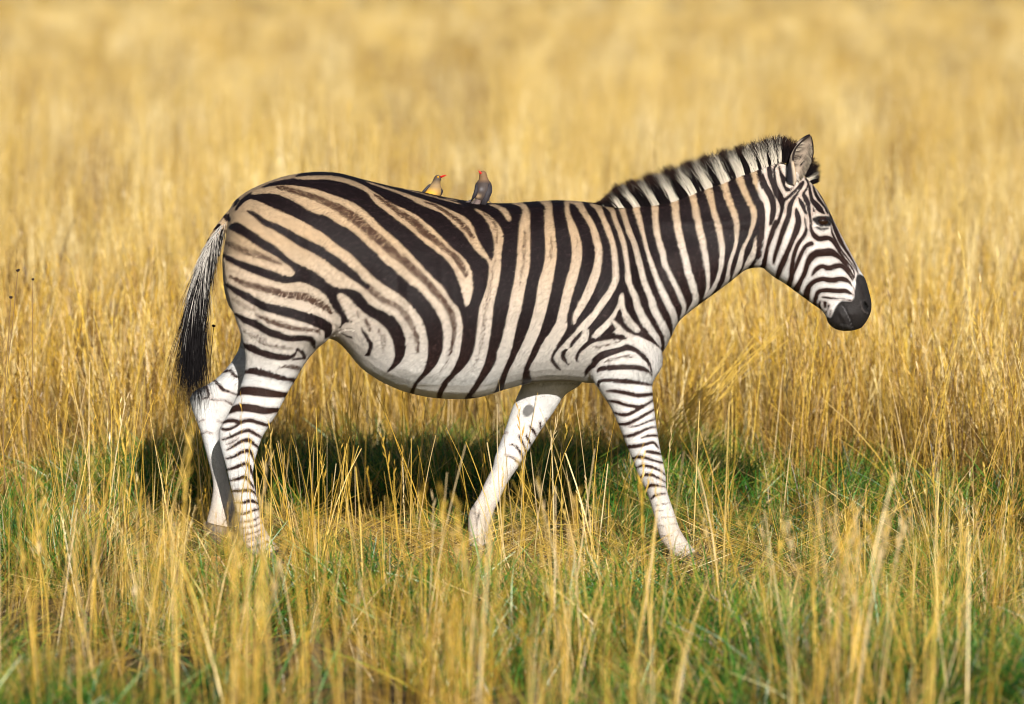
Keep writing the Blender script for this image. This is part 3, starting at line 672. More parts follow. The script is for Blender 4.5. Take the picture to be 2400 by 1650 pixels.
FORE_F = [(1385,840,1240,840,.07,.09),(1362,898,1228,890,.068,.11),(1325,925,1213,927,.06,.12),(1296,968,1200,957,.052,.12),(1268,1008,1186,1000,.046,.12),(1245,1045,1171,1040,.044,.12),
          (1226,1075,1159,1074,.044,.12),(1210,1101,1155,1094,.042,.12),(1189,1132,1138,1128,.034,.12),(1174,1164,1121,1165,.03,.12),(1158,1198,1100,1200,.034,.12),
          (1147,1228,1097,1230,.034,.12),(1143,1258,1098,1260,.036,.12),(1148,1280,1098,1280,.042,.12)]
TAIL = [(575,455,575,500,.028,0),(559,467,563,487,.026,0),(536.8,492,548,507,.022,0),(518,514.7,533,531.6,.02,0),(499,541,518,561.7,.02,0),(484,569,504.8,588,.019,0),(472.8,599,491.6,618,.017,0),
        (465.3,633,480,644.5,.013,0),(459.7,670.8,471,676.4,.009,0),(458.5,700.9,465.3,702.8,.006,0)]

def loft(stations, seg=32, sub=4, wedge=0.0, expo=1.0):
    st = spline(np.array(stations, float), sub)
    T = unproject(st[:, 0], st[:, 1], st[:, 5]); Bt = unproject(st[:, 2], st[:, 3], st[:, 5])
    c = (T + Bt) / 2; e = (T - Bt) / 2
    th = np.linspace(0, 2 * np.pi, seg, endpoint=False)
    cs, sn = np.cos(th), np.sin(th)
    cs2 = np.sign(cs) * np.abs(cs) ** expo; sn2 = np.sign(sn) * np.abs(sn) ** expo
    V = []
    for k in range(len(st)):
        ring = c[k] + cs2[:, None] * e[k] + np.outer(sn2 * st[k, 4] * (1 - wedge * cs), [0, 1, 0])
        V.append(ring)
    V = np.concatenate(V); n = len(st); F = []
    for k in range(n - 1):
        for i in range(seg):
            j = (i + 1) % seg
            F.append((k * seg + i, k * seg + j, (k + 1) * seg + j, (k + 1) * seg + i))
    F.append(tuple(range(seg))[::-1]); F.append(tuple((n - 1) * seg + i for i in range(seg)))
    return V, F

def join(parts):
    V, F, o = [], [], 0
    for v, f in parts:
        V.append(np.asarray(v)); F += [tuple(i + o for i in q) for q in f]; o += len(v)
    return np.concatenate(V), F

def build_body():
    parts = [loft(TRUNK, 40, 4, .0, .92), loft(NECK, 32, 4, .28), loft(HEAD, 32, 4, -.06, .88), loft(FORE_N, 28, 4), loft(HIND_N, 28, 4),
             loft(HIND_F, 28, 4), loft(FORE_F, 28, 4), loft(TAIL, 16, 3)]
    V, F = join(parts)
    tmp = link('zebra_tmp', mesh_from('zebra_tmp', V, F))
    md = tmp.modifiers.new('r', 'REMESH'); md.mode = 'VOXEL'; md.voxel_size = .0062
    dg = bpy.context.evaluated_depsgraph_get()
    me = bpy.data.meshes.new_from_object(tmp.evaluated_get(dg))
    bpy.data.objects.remove(tmp)
    n = len(me.vertices); P = np.empty(n * 3, np.float64); me.vertices.foreach_get('co', P); P = P.reshape(-1, 3)
    ed = np.empty(len(me.edges) * 2, np.int32); me.edges.foreach_get('vertices', ed); ed = ed.reshape(-1, 2)
    deg = np.bincount(ed.ravel(), minlength=n).clip(1)
    def lap(X):
        out = np.empty_like(X)
        for k in range(3):
            out[:, k] = np.bincount(ed[:, 0], X[ed[:, 1], k], n) + np.bincount(ed[:, 1], X[ed[:, 0], k], n)
        return out / deg[:, None] - X
    # crease blending where limbs leave the trunk: more passes high up, few on the thin legs
    wgt = np.clip((P[:, 2] - .45) / .2, 0.0, 1)[:, None]
    hd = (P[:, 0] > .95)[:, None]
    wgt = np.where(hd, .15, wgt)
    for it in range(60):
        P += .5 * lap(P) * wgt; P -= .52 * lap(P) * wgt
    for it in range(8):
        P += .5 * lap(P); P -= .51 * lap(P)
    # muscle and bone relief, both sides (photo px centre, sigma px, metres outwards)
    mir = P.copy(); mir[:, 1] = -np.abs(mir[:, 1]); Q = project(mir)
    side = np.sign(P[:, 1]); trunkside = np.clip(np.abs(P[:, 1]) / .05, 0, 1)
    for x, y, sx, sy, amp in [(1450,700,55,90,.016),(1395,815,45,40,.014),(660,690,80,80,.014),(742,775,28,26,.014),(828,700,38,70,-.018),(1545,650,22,80,-.008),(1590,600,60,40,.006),
                              (1835,560,40,60,.010),(1925,497,26,10,.006),(1926,519,15,8,-.006),(1928,545,22,8,.004),(1965,590,50,6,.003),(2012,690,20,22,.005),(1985,735,22,10,.006),
                              (1955,757,14,10,.006),(1330,520,60,30,.008),(1180,700,200,60,.010),(620,500,60,40,.012),(900,870,90,14,.004),(1500,850,26,26,.012),(1640,560,80,24,-.004),
                              (575,960,30,16,.004),(540,1015,14,14,.004),(625,985,10,18,.004),(1528,1110,16,16,.005),(1000,600,30,200,.003),(1100,600,30,200,.003),(780,840,40,20,-.01),(930,700,9,120,-.003),(960,700,9,120,.003),(1040,720,9,120,-.003),(1070,720,9,120,.003),(1150,720,9,110,-.003),(1405,620,14,90,-.007),(1490,760,12,40,-.008),(700,560,14,60,.006),(735,640,16,50,-.007),(600,740,12,60,-.006),(1540,1100,7,30,.004),(1515,1190,5,40,-.004),(585,1090,5,50,-.005),(565,1120,5,60,.004),(1700,520,90,10,.005),(1880,600,10,60,-.006)]:
        g = np.exp(-(((Q[:, 0] - x) / sx) ** 2 + ((Q[:, 1] - y) / sy) ** 2) / 2)
        P[:, 1] += side * trunkside * amp * 1.9 * g
    # nostril and mouth line
    nd = d_stroke(Q, "N:1385,1160,26 1400,1190,34 1415,1215,24", True).clip(0, 1)
    P[:, 1] -= side * .018 * nd ** .7 * (np.abs(P[:, 1]) > .012)
    rimn = d_stroke(Q, "N:1345,1140,22 1350,1200,26 1375,1245,22 1420,1270,18", True).clip(0, 1)
    P[:, 1] += side * .009 * rimn * (np.abs(P[:, 1]) > .012)
    mo = d_stroke(Q, "N:1095,1165,16 1140,1215,26 1180,1290,26 1210,1360,26 1245,1450,26", True).clip(0, 1)
    P[:, 1] -= side * .011 * mo * (np.abs(P[:, 1]) > .01)
    lip = d_stroke(Q, "N:1080,1250,50 1140,1340,90 1180,1420,80", True).clip(0, 1)
    P[:, 1] += side * .008 * lip
    # small wrinkles at flank and elbow, joint of jaw and throat
    for txt, a in [("D:560,1135,16 900,1130,20 1200,1160,24 1370,1190,16", .010), ("B:110,660,14 200,610,22 290,590,18 400,605,8", .008), ("D:1310,980,10 1330,1080,16 1370,1180,16", .008),
                   ("N:185,560,20 185,640,26 190,720,26", .008)]:
        dd = d_stroke(Q, txt, True).clip(0, 1)
        P[:, 1] -= side * a * dd * trunkside
    me.vertices.foreach_set('co', P.ravel().astype(np.float32)); me.update()

    # coat pattern
    Qa = project(P)
    s = d_poly(Q, BASE)
    for t in LIGHT_POLYS: s = np.minimum(s, -d_poly(Q, t))
    for t in LIGHT_STROKES: s = np.minimum(s, -d_stroke(Q, t))
    for t in DARK_POLYS: s = np.maximum(s, d_poly(Q, t))
    for t in DARK_STROKES: s = np.maximum(s, d_stroke(Q, t))
    brown = np.zeros(n)
    for t, a in BROWN_STROKES: brown = np.maximum(brown, a * np.clip((d_stroke(Q, t, True) + .12) * 2.6, 0, 1))
    skin = np.zeros(n)
    for t, a in SKIN_AND_STRIP_POLYS: skin = np.maximum(skin, a * np.clip(.5 + d_poly(Q, t, 2) / 2.5, 0, 1))
    farh = (P[:, 1] > .03) & (Qa[:, 0] < 760) & (Qa[:, 1] > 815)
    farf = (P[:, 1] > .03) & (Qa[:, 0] > 1085) & (Qa[:, 0] < 1392) & (Qa[:, 1] > 897)
    sh = np.full(n, -FARD)
    for t in FAR_HIND: sh = np.maximum(sh, d_stroke(Qa, t))
    sf = np.full(n, -FARD)
    for t in FAR_FORE: sf = np.maximum(sf, d_stroke(Qa, t))
    s = np.where(farh, sh, np.where(farf, sf, s)); brown[farh | farf] = 0
    skin = np.where(farf, .8 * np.clip(.5 + d_poly(Qa, CALLUS) / 2.5, 0, 1), np.where(farh, 0, skin))
    tail = (Qa[:, 0] < 505) & (Qa[:, 1] < 800)
    tan = np.clip((890 - Q[:, 1]) / 330, 0, 1) ** .7
    tan = np.where(Q[:, 0] > 1780, .45 * np.clip((660 - Q[:, 1]) / 150, 0, 1), tan)
    xf = np.clip((Q[:, 0] - 1330) / 260, 0, 1); tan *= 1 - xf * (1 - np.clip(.66 + (560 - Q[:, 1]) / 240, .45, 1))
    legs_ = Q[:, 1] > 1000; tan[legs_] = np.clip((Q[legs_][:, 1] - 1120) / 300, 0, .45)
    tan[farh | farf] = np.clip((Qa[farh | farf][:, 1] - 1050) / 300, 0, .5)
    me2 = me
    # two ears as cupped shells
    ears = []; cols = []
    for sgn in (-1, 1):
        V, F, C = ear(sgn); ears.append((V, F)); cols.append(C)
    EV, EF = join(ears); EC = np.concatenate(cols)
    nq = len(me.polygons); fv = np.empty(len(me.loops), np.int32); me.loops.foreach_get('vertex_index', fv)
    ls = np.empty(nq, np.int32); me.polygons.foreach_get('loop_start', ls); lt = np.empty(nq, np.int32); me.polygons.foreach_get('loop_total', lt)
    F = [tuple(fv[a:a + b]) for a, b in zip(ls, lt)]
    V, F = join([(P, F), (EV, EF)])
    me = mesh_from('zebra_body', V, F); m = len(EV)
    setval(me, np.concatenate([s, np.full(m, -FARD)]), 'stripe'); setval(me, np.concatenate([brown, np.zeros(m)]), 'brown')
    setval(me, np.concatenate([tan, np.full(m, .4)]), 'tan'); setval(me, np.concatenate([skin, np.zeros(m)]), 'skin')
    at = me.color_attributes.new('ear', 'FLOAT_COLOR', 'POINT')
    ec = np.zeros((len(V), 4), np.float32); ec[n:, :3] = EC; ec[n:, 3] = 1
    for t, c, a in [("N:1110,1175,10 1140,1215,16 1180,1290,18 1210,1360,16 1245,1440,12", (.10, .095, .10), .9), ("N:1330,1120,14 1340,1190,24 1365,1240,26 1420,1275,20", (.06, .05, .048), .85),  # lip line and nostril rim highlights, dark nostril hollow painted into the colour
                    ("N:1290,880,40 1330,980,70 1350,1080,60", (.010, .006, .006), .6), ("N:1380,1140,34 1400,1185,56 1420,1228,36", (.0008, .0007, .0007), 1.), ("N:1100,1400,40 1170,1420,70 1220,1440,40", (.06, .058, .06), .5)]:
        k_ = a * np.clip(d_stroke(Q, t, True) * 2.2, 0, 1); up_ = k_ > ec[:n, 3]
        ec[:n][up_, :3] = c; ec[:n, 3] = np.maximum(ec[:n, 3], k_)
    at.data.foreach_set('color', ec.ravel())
    bpy.data.meshes.remove(me2)
    return me, (P, s, brown, tan, skin, ec[:n], F)

def ear_frame(sgn):
    b = unproject(1853, 428, 0); t = unproject(1898.5, 317, 0)
    y0 = -.062 if sgn < 0 else .062
    base = b + np.array([0, y0, 0]); tip = t + np.array([.004 if sgn > 0 else 0, y0 * 1.15, 0])
    ax = (tip - base); L = np.linalg.norm(ax); ax /= L
    sd_ = np.cross(ax, [0, 1, 0]); sd_ /= np.linalg.norm(sd_)
    if sd_[0] < 0: sd_ = -sd_
    nn = np.cross(sd_, ax); 
    if nn[1] * sgn < 0: nn = -nn
    op = .42 * sd_ + .91 * nn; op /= np.linalg.norm(op)
    qq = np.cross(ax, op)
    return base, ax, L, op, qq

def ear(sgn):
    base, ax, L, op, qq = ear_frame(sgn)
    sdv_ = np.cross(op, ax); sdv_ = sdv_ if sdv_[0] > 0 else -sdv_
    sq_ = 1 if qq[0] < 0 else -1
    U = np.linspace(0, 1, 26); K = 33
    V = []; C = []
    r_ = np.interp(U, [0, .12, .3, .5, .7, .85, .95, 1], [.024, .033, .041, .0445, .038, .025, .012, .002])
    gap = np.interp(U, [0, .15, .4, .7, 1], [30, 48, 74, 84, 92])
    for layer in (0, 1):
        for i, u in enumerate(U):
            ph = np.radians(np.linspace(gap[i], 360 - gap[i], K)); r = max(r_[i] - layer * .0035, .0008)
            ctr = base + ax * (u * L) - op * .004
            tw_a = math.radians(58 * max(0., 1 - u / .62)); o2 = math.cos(tw_a) * op + math.sin(tw_a) * sdv_; q2 = np.cross(ax, o2)
            V.append(ctr + r * (np.outer(np.cos(ph) * .8, o2) + np.outer(np.sin(ph), q2)))
            v = np.linspace(-1, 1, K); edge = np.abs(v)
            if layer == 0:
                c = np.tile([.62, .50, .38], (K, 1))
                dk = np.clip((u - .72) * 6, 0, 1); c = c * (1 - dk) + np.array([.012, .009, .01]) * dk
                low = np.clip((.55 - u) * 5, 0, 1) * np.clip((.9 - edge) * 6, 0, 1)  # shade on the back of the ear base painted into its colour
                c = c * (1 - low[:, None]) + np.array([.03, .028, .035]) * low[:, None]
            else:
                c = np.tile([.40, .32, .25], (K, 1))
                dark = 1.25 * np.exp(-((v - .05) / .45) ** 2) * np.clip(1.2 - abs(u - .42) * 2.2, 0, 1) * (.62 + .38 * np.sin(u * 31 + v * 9))
                c = c * (1 - .9 * np.clip(dark, 0, 1)[:, None]) + np.array([.03, .022, .018]) * .9 * np.clip(dark, 0, 1)[:, None]
                dk = np.clip((u - .86) * 8, 0, 1) * .9
                c = c * (1 - dk) + np.array([.015, .011, .011]) * dk
            rim = np.clip((edge - (.80 if u > .42 else .93)) * 12, 0, 1)[:, None]
            rc = np.array([.02, .014, .012]) if u > .42 else np.array([.34, .22, .13])
            c = c * (1 - rim) + rc * rim
            C.append(c)
    V = np.concatenate(V); C = np.concatenate(C); F = []; n = len(U); o = n * K
    for i in range(n - 1):
        for k in range(K - 1):
            a = i * K + k
            F.append((a, a + 1, a + K + 1, a + K)); F.append((o + a, o + a + K, o + a + K + 1, o + a + 1))
        for k in (0, K - 1):
            a = i * K + k; F.append((a, a + K, o + a + K, o + a) if k == 0 else (a, o + a, o + a + K, a + K))
    for k in range(K - 1):
        a = (n - 1) * K + k; F.append((a, a + 1, o + a + 1, o + a))
    return V, F, C

def strands(name, roots, dirs, lens, cols, parent, width=.0011, segs=4, bend=None, tipw=.25):
    """tapered hair ribbons; cols(k, t) -> rgb for strand k at t"""
    n = len(roots); V = np.empty((n, segs + 1, 2, 3)); C = np.empty((n, segs + 1, 2, 3))
    d = dirs / np.linalg.norm(dirs, axis=1, keepdims=True)
    side = np.cross(d, rng.normal(size=(n, 3)) * [.3, 1, .3] + [0, -1, 0]); side /= np.linalg.norm(side, axis=1, keepdims=True)
    if bend is None: bend = np.zeros((n, 3))
    for j in range(segs + 1):
        t = j / segs
        p = roots + d * (lens * t)[:, None] + bend * (t * t)
        wd = (width * (1 - (1 - tipw) * t)) if np.isscalar(width) else (width * (1 - (1 - tipw) * t))[:, None]
        V[:, j, 0] = p - side * wd; V[:, j, 1] = p + side * wd
        c = cols(t); C[:, j, 0] = c; C[:, j, 1] = c
    V = V.reshape(-1, 3); C = C.reshape(-1, 3)
    b = (np.arange(n) * (segs + 1) * 2)[:, None] + (np.arange(segs) * 2)[None]
    b = b.ravel(); F = np.stack([b, b + 1, b + 3, b + 2], 1)
    me = mesh_from(name, V, F.tolist()); setcol(me, C)
    return link(name, me, M_HAIR, parent)

# ------------------------------------------------------------------ the zebra
zebra = bpy.data.objects.new('zebra', None); sc.collection.objects.link(zebra)
zebra.empty_display_size = .3
tag(zebra, 'striped zebra walking through the grass with two birds on its back', 'zebra')
body_me, BODY = build_body()
body = link('body', body_me, M_ZEBRA, zebra)

def coat_hair(count):
    """short hairs lying along the skin, coloured like the coat under them"""
    P, s, brown, tan, skin, ov, F = BODY; n = len(P)
    q = np.array([f for f in F if len(f) == 4 and max(f) < n]); a, b, c, d = (P[q[:, i]] for i in range(4))
    nr = np.cross(c - a, d - b); ar = np.linalg.norm(nr, axis=1); nr /= ar[:, None] + 1e-12
    ctr = (a + b + c + d) / 4
    vis = nr[:, 1] < .25
    pr = ar * np.where(vis, 1, 0); pr /= pr.sum()
    fi = rng.choice(len(q), count, p=pr); u_, v_ = rng.random(count)[:, None], rng.random(count)[:, None]
    root = (a[fi] * (1 - u_) + b[fi] * u_) * (1 - v_) + (d[fi] * (1 - u_) + c[fi] * u_) * v_
    def iv(x):
        x = np.asarray(x); w = [x[q[fi, i]] for i in range(4)]; uu, vv = (u_[:, 0], v_[:, 0]) if x.ndim == 1 else (u_, v_)
        return (w[0] * (1 - uu) + w[1] * uu) * (1 - vv) + (w[3] * (1 - uu) + w[2] * uu) * vv
    N3 = nr[fi]; sk = iv(skin); al = iv(ov[:, 3])
    keep = (sk < .3) & (al < .3); root, N3 = root[keep], N3[keep]; k = len(root)
    S_, B_, T_ = iv(s)[keep], iv(brown)[keep], iv(tan)[keep]
    pq = project(root); hx = pq[:, 0] > 1790; leg = (pq[:, 1] > 900)
    d0 = np.where(hx[:, None], [-.5, 0, .6], np.where(leg[:, None], [-.1, 0, -1.], [-.72, 0, -.7])) + rng.normal(0, .22, (k, 3))
    d0 = d0 - N3 * (d0 * N3).sum(1, keepdims=True); d0 /= np.linalg.norm(d0, axis=1, keepdims=True) + 1e-9
    sd_ = np.cross(d0, N3); L = (rng.uniform(.007, .014, k) * np.where(leg | hx, .45, 1))[:, None]; wd = (rng.uniform(.0008, .0017, k) * np.where(leg | hx, .7, 1))[:, None]
    lift = rng.uniform(.10, .32, k)[:, None]
    tip = root + (d0 + N3 * lift) * L
    V = np.stack([root - sd_ * wd - N3 * .0004, root + sd_ * wd - N3 * .0004, tip], 1).reshape(-1, 3)
    blk = (S_ + rng.normal(0, .5, k)) > 0; g = rng.uniform(.52, 1.32, k)[:, None]
    light = np.array([.66, .66, .655]) * (1 - T_[:, None]) + np.array([.48, .345, .215]) * T_[:, None]
    lb = rng.random(k) < .85 * np.clip(B_, 0, 1); light = np.where(lb[:, None], np.array([.055, .026, .015]), light)
    lb2 = rng.random(k) < .10; light = np.where(lb2[:, None], light * .4, light)
    tf = np.clip((.6 - T_) / .6, 0, 1)[:, None]; dark = np.array([.021, .0105, .009]) * tf + np.array([.0095, .0055, .006]) * (1 - tf)
    dk2 = rng.random(k) < .10; dark = np.where(dk2[:, None], dark * 5, dark)
    C = np.repeat(np.where(blk[:, None], dark, light) * g, 3, 0)
    me = bpy.data.meshes.new('coat_hair'); me.vertices.add(3 * k); me.loops.add(3 * k); me.polygons.add(k)
    me.vertices.foreach_set('co', V.ravel().astype(np.float32)); me.loops.foreach_set('vertex_index', np.arange(3 * k, dtype=np.int32))
    me.polygons.foreach_set('loop_start', np.arange(0, 3 * k, 3, dtype=np.int32)); me.update(); me.validate()
    setcol(me, C)
    tag(link('coat_hair', me, M_FUR, zebra), kind='stuff')
coat_hair(420000)

def hoof(stn, col=None):
    V, F = loft(stn, 20, 3)
    return link('hoof', mesh_from('hoof', V, F), M_HOOF, zebra)
hoof([(1628,1286,1578,1302,.036,-.12),(1640,1297,1588,1309,.043,-.12),(1651,1309,1592,1314,.049,-.12),(1657,1318,1593,1319,.053,-.12),(1658,1320.5,1593,1320.5,.053,-.12)])
hoof([(650,1281,589,1297,.038,-.135),(663,1293,597,1305,.044,-.135),(673,1307,600,1313,.050,-.135),(678,1318,601,1319,.054,-.135),(679,1321.5,601,1321.5,.054,-.135)])
hoof([(550,1236,486,1222,.036,.105),(549,1252,476,1226,.042,.105),(545,1272,474,1243,.046,.105),(538,1290,487,1266,.046,.105),(530,1299.5,506,1294,.040,.105)])
hoof([(1147,1272,1099,1273,.038,.12),(1154,1284,1097,1284,.045,.12),(1161,1294,1095,1293,.05,.12),(1164,1300,1094,1300,.053,.12)])

# eyes
def sphere(name, c, r, mat, parent, seg=20, sc3=(1, 1, 1)):
    bm = bmesh.new(); bmesh.ops.create_uvsphere(bm, u_segments=seg, v_segments=seg // 2, radius=1)
    for v in bm.verts: v.co = Vector((c[0] + v.co.x * r * sc3[0], c[1] + v.co.y * r * sc3[1], c[2] + v.co.z * r * sc3[2]))
    me = bpy.data.meshes.new(name); bm.to_mesh(me); bm.free()
    me.polygons.foreach_set('use_smooth', np.ones(len(me.polygons), bool))
    return link(name, me, mat, parent)
N_ = Nodes('eye_brown'); N_.bsdf((.018, .008, .005), .12, .6); M_EYE = N_.m
bco = np.empty(len(body_me.vertices) * 3); body_me.vertices.foreach_get('co', bco); bco = bco.reshape(-1, 3)
ec = unproject(1927, 518.5, -.09)
nearv = bco[(np.abs(bco[:, 0] - ec[0]) < .012) & (np.abs(bco[:, 2] - ec[2]) < .008) & (bco[:, 1] < 0)]
ey = nearv[:, 1].mean() if len(nearv) else -.09
for sgn in (1, -1):
    p = unproject(1927, 518.5, ey); sphere('eye', (p[0], sgn * (ey + .0065), p[2]), .0205, M_EYE, zebra, 24, (1.12, 1, .92))

# mane
def crest(px):
    return np.interp(px, [1380, 1394, 1422, 1450, 1493, 1536, 1582, 1624, 1661, 1699, 1735, 1769, 1793, 1815, 1832, 1850, 1870, 1885, 1905],
                     [474, 478, 483, 487, 486, 482, 471, 456, 441, 428, 413, 401, 392, 384, 379, 384, 398, 411, 432])
nm = 15000
px = np.concatenate([rng.uniform(1385, 1840, nm), rng.uniform(1835, 1905, 2600)])
ny = len(px); yo = rng.uniform(-1, 1, ny); wid = np.interp(px, [1385, 1450, 1800, 1905], [.012, .026, .026, .022])
Y = yo * wid
py = crest(px) - 9 * (1 - yo ** 2) * np.clip((px - 1400) / 60, 0, 1) + 1.5
roots = unproject(px, py, Y)
ang = np.radians(np.interp(px, [1385, 1493, 1625, 1735, 1800, 1835, 1858, 1880, 1905], [-38, -33, -28, -22, -14, 0, 28, 55, 78]) + rng.normal(0, 3.5, ny) + 7 * np.sin(px * .83 + 3 * yo) * np.sin(px * .29))
dirs = np.stack([np.sin(ang), yo * .16 + rng.normal(0, .05, ny), np.cos(ang)], 1)
lens = np.interp(px, [1385, 1405, 1425, 1445, 1480, 1580, 1680, 1760, 1830, 1860, 1885, 1905], [4, 7, 18, 34, 62, 79, 75, 66, 62, 48, 42, 18]) / PXM * rng.uniform(.74, 1.03, ny) * (.95 + .12 * np.sin(px * .9 + 2 * yo) * np.sin(px * .213 + 1))
tc_ = np.array([1457, 1493, 1537, 1583, 1625, 1662, 1700, 1736, 1769, 1794, 1815, 1829, 1893]); tw = np.array([6, 9, 9.5, 10.5, 10, 10, 10.5, 10, 9, 8, 7, 4, 3.])
isw = (np.abs(px[:, None] - tc_[None]) < (tw * 1.0)[None]).any(1) & (rng.random(ny) < .95) | (rng.random(ny) < .012)
# white hair stands at the sides, the middle of the crest is black
isw &= (np.abs(yo) > .1) | (rng.random(ny) < .4)
cut = rng.normal(.80, .11, ny); dk = rng.uniform(.7, 1.4, ny)[:, None] * np.array([.0075, .0055, .006]); wt = rng.uniform(.8, 1.1, ny)[:, None] * np.array([.66, .60, .50])
brt = rng.uniform(.7, 1.4, ny)[:, None] * np.array([.06, .03, .02])
lens = np.where(isw, lens * .90, lens)
def manecol(t):
    f = np.clip((t - cut) * 7, 0, 1)[:, None]
    tipb = np.clip((t - .75) * 3, 0, 1)
    return np.where(isw[:, None], wt * (1 - f) + dk * f, dk * (1 - tipb * .5) + brt * tipb * .5)
strands('mane', roots, dirs, lens, manecol, zebra, .0011, 4, np.stack([rng.normal(0, .006, ny) - .004, rng.normal(0, .005, ny), np.zeros(ny)], 1))

# hair of the tail
nt_ = 6500
tp = spline(np.array(TAIL)[:, :4], 8); tcx = (tp[:, 0] + tp[:, 2]) / 2; tcy = (tp[:, 1] + tp[:, 3]) / 2
u = rng.beta(1.7, 1.1, nt_) * .68 + .32
k = u * (len(tp) - 1); rx = np.interp(k, np.arange(len(tp)), tcx); ry = np.interp(k, np.arange(len(tp)), tcy)
hw = np.interp(k, np.arange(len(tp)), (tp[:, 2] - tp[:, 0]) / 2)
lat = rng.uniform(-1, 1, nt_)
lo_ = np.clip((u - .55) / .45, 0, 1)
Lp = (30 + 44 * np.clip((u - .25) / .3, 0, 1) + 190 * lo_ ** 1.3) * rng.uniform(.7, 1.06, nt_)
a0 = np.radians(np.interp(u, [.2, .5, .8, 1], [214, 203, 192, 186]) + (-lat * np.interp(u, [.3, .55, .8, 1], [26, 24, 14, 9])) + rng.normal(0, 5, nt_))  # 180 = straight down, more = to the left
dx, dyy = np.sin(a0), -np.cos(a0)                                 # photo px direction (y down)
root = unproject(rx + lat * hw * .8, ry, rng.normal(0, .012, nt_) - .006)
dirs = np.stack([dx, rng.normal(0, .07, nt_), -dyy], 1)
lock = rng.integers(0, 34, nt_); lx_ = rng.normal(0, 1, 34); ll_ = rng.uniform(.62, 1.08, 34)
Lp = Lp * np.where(u > .6, ll_[lock], 1)
bend = np.stack([(-dx * .42 + rng.normal(0, .025, nt_) + .055 * lx_[lock]) * Lp / PXM - lat * hw * .5 / PXM, rng.normal(0, .006, nt_) + .012 * lx_[(lock * 7) % 34], -.12 * Lp / PXM], 1)
whiteness = np.clip(1.5 - 1.75 * np.clip((u - .52) / .42, 0, 1), 0, 1) * np.where(lat < .5, 1, .35) * np.clip((u - .2) * 9, .35, 1)
tw_ = rng.random(nt_) < whiteness * .80
ctt = np.where(u < .45, rng.normal(.9, .15, nt_), rng.normal(.74, .18, nt_)); tdk = rng.uniform(.6, 1.5, nt_)[:, None] * np.array([.006, .005, .0058]); twt = rng.uniform(.75, 1.1, nt_)[:, None] * np.array([.50, .47, .43])
def tailcol(t):
    f = np.clip((t - ctt) * 5, 0, 1)[:, None]
    return np.where(tw_[:, None], twt * (1 - f) + tdk * f, tdk)
strands('tail_hair', root, dirs, Lp / PXM, tailcol, zebra, .0009, 6, bend, .2)

# hair inside and on the rim of the near ear, eyelashes, whiskers
base, ax, L, op, qq = ear_frame(-1)
ne = 520; ue = rng.uniform(.06, .8, ne); sg = np.where(rng.random(ne) < .62, 1., -1.)
rr = np.interp(ue, [0, .12, .3, .5, .7, .85], [.024, .033, .041, .0445, .038, .025]); gp = np.radians(np.interp(ue, [0, .15, .4, .7, 1], [34, 52, 78, 88, 96])) + rng.uniform(0, .35, ne)
rt = base + ax * (ue * L)[:, None] - op * .004 + (rr - .002)[:, None] * (np.cos(gp)[:, None] * .8 * op + (np.sin(gp) * sg)[:, None] * qq)
dr = -sg[:, None] * qq * .8 + ax * rng.normal(.45, .2, ne)[:, None] + op * rng.normal(.10, .15, ne)[:, None]
ecol = np.where((rng.random(ne) < .45)[:, None], np.array([.05, .035, .03]), np.array([.56, .48, .38]) * rng.uniform(.7, 1.1, ne)[:, None])
strands('ear_hair', rt, dr, rr * rng.uniform(.35, .85, ne), lambda t: ecol, zebra, .0007, 3)
lp = spline(parse("N:830,150,1 900,140,1 965,160,1 985,190,1"), 12)[:, :2]
lr = unproject(lp[:, 0], lp[:, 1] + 2, ey - .004)
strands('eyelashes', lr, np.stack([np.linspace(-.1, .9, len(lp)), np.full(len(lp), -1.), np.full(len(lp), -.75)], 1), np.full(len(lp), .018), lambda t: np.tile([.012, .01, .01], (len(lp), 1)), zebra, .0007, 3)
nw = 46; wp = np.stack([rng.uniform(1945, 2015, nw), rng.uniform(745, 772, nw)], 1)
wr = unproject(wp[:, 0], wp[:, 1], rng.uniform(-.05, -.02, nw))
strands('whiskers', wr, np.stack([rng.normal(-.1, .5, nw), rng.uniform(-1, -.3, nw), rng.uniform(-1, .1, nw)], 1), rng.uniform(.015, .04, nw), lambda t: np.tile([.03, .025, .02], (nw, 1)), zebra, .0004, 3)
# ------------------------------------------------------------------ birds on the back
M_BIRD = mat_vcol('plumage', .65, .25, 500., .22)
N_ = Nodes('beak_red'); N_.bsdf((.62, .012, .010), .35, .5); M_BEAK = N_.m
N_ = Nodes('eye_ring'); N_.bsdf((.78, .36, .01), .4, .4); M_RING = N_.m
N_ = Nodes('pupil'); N_.bsdf((.01, .006, .005), .1, .6); M_PUPIL = N_.m
N_ = Nodes('bird_leg'); N_.bsdf((.10, .07, .055), .6, .3); M_BLEG = N_.m
def bt(x, y): return 950 + x / 9.288, 380 + y / 9.288

def bird_body(rings, Y, ratio, colour, parent, lean=0.0):
    """rings: (left x, right x, y) in the bird tile, from crown to belly"""
    st = []
    for l, r, y in rings:
        (lx, ly), (rx, ry) = bt(l, y), bt(r, y)
        st.append((lx, ly, rx, ry, (rx - lx) / 2 / PXM * ratio, Y + lean * (y - rings[0][2])))
    V, F = loft(st, 24, 4)
    me = mesh_from('bird_body', V, F); Q = project(np.asarray(V)); tx = (Q[:, 0] - 950) * 9.288; ty = (Q[:, 1] - 380) * 9.288
    setcol(me, colour(tx, ty, np.asarray(V)))
    return link('body', me, M_BIRD, parent)

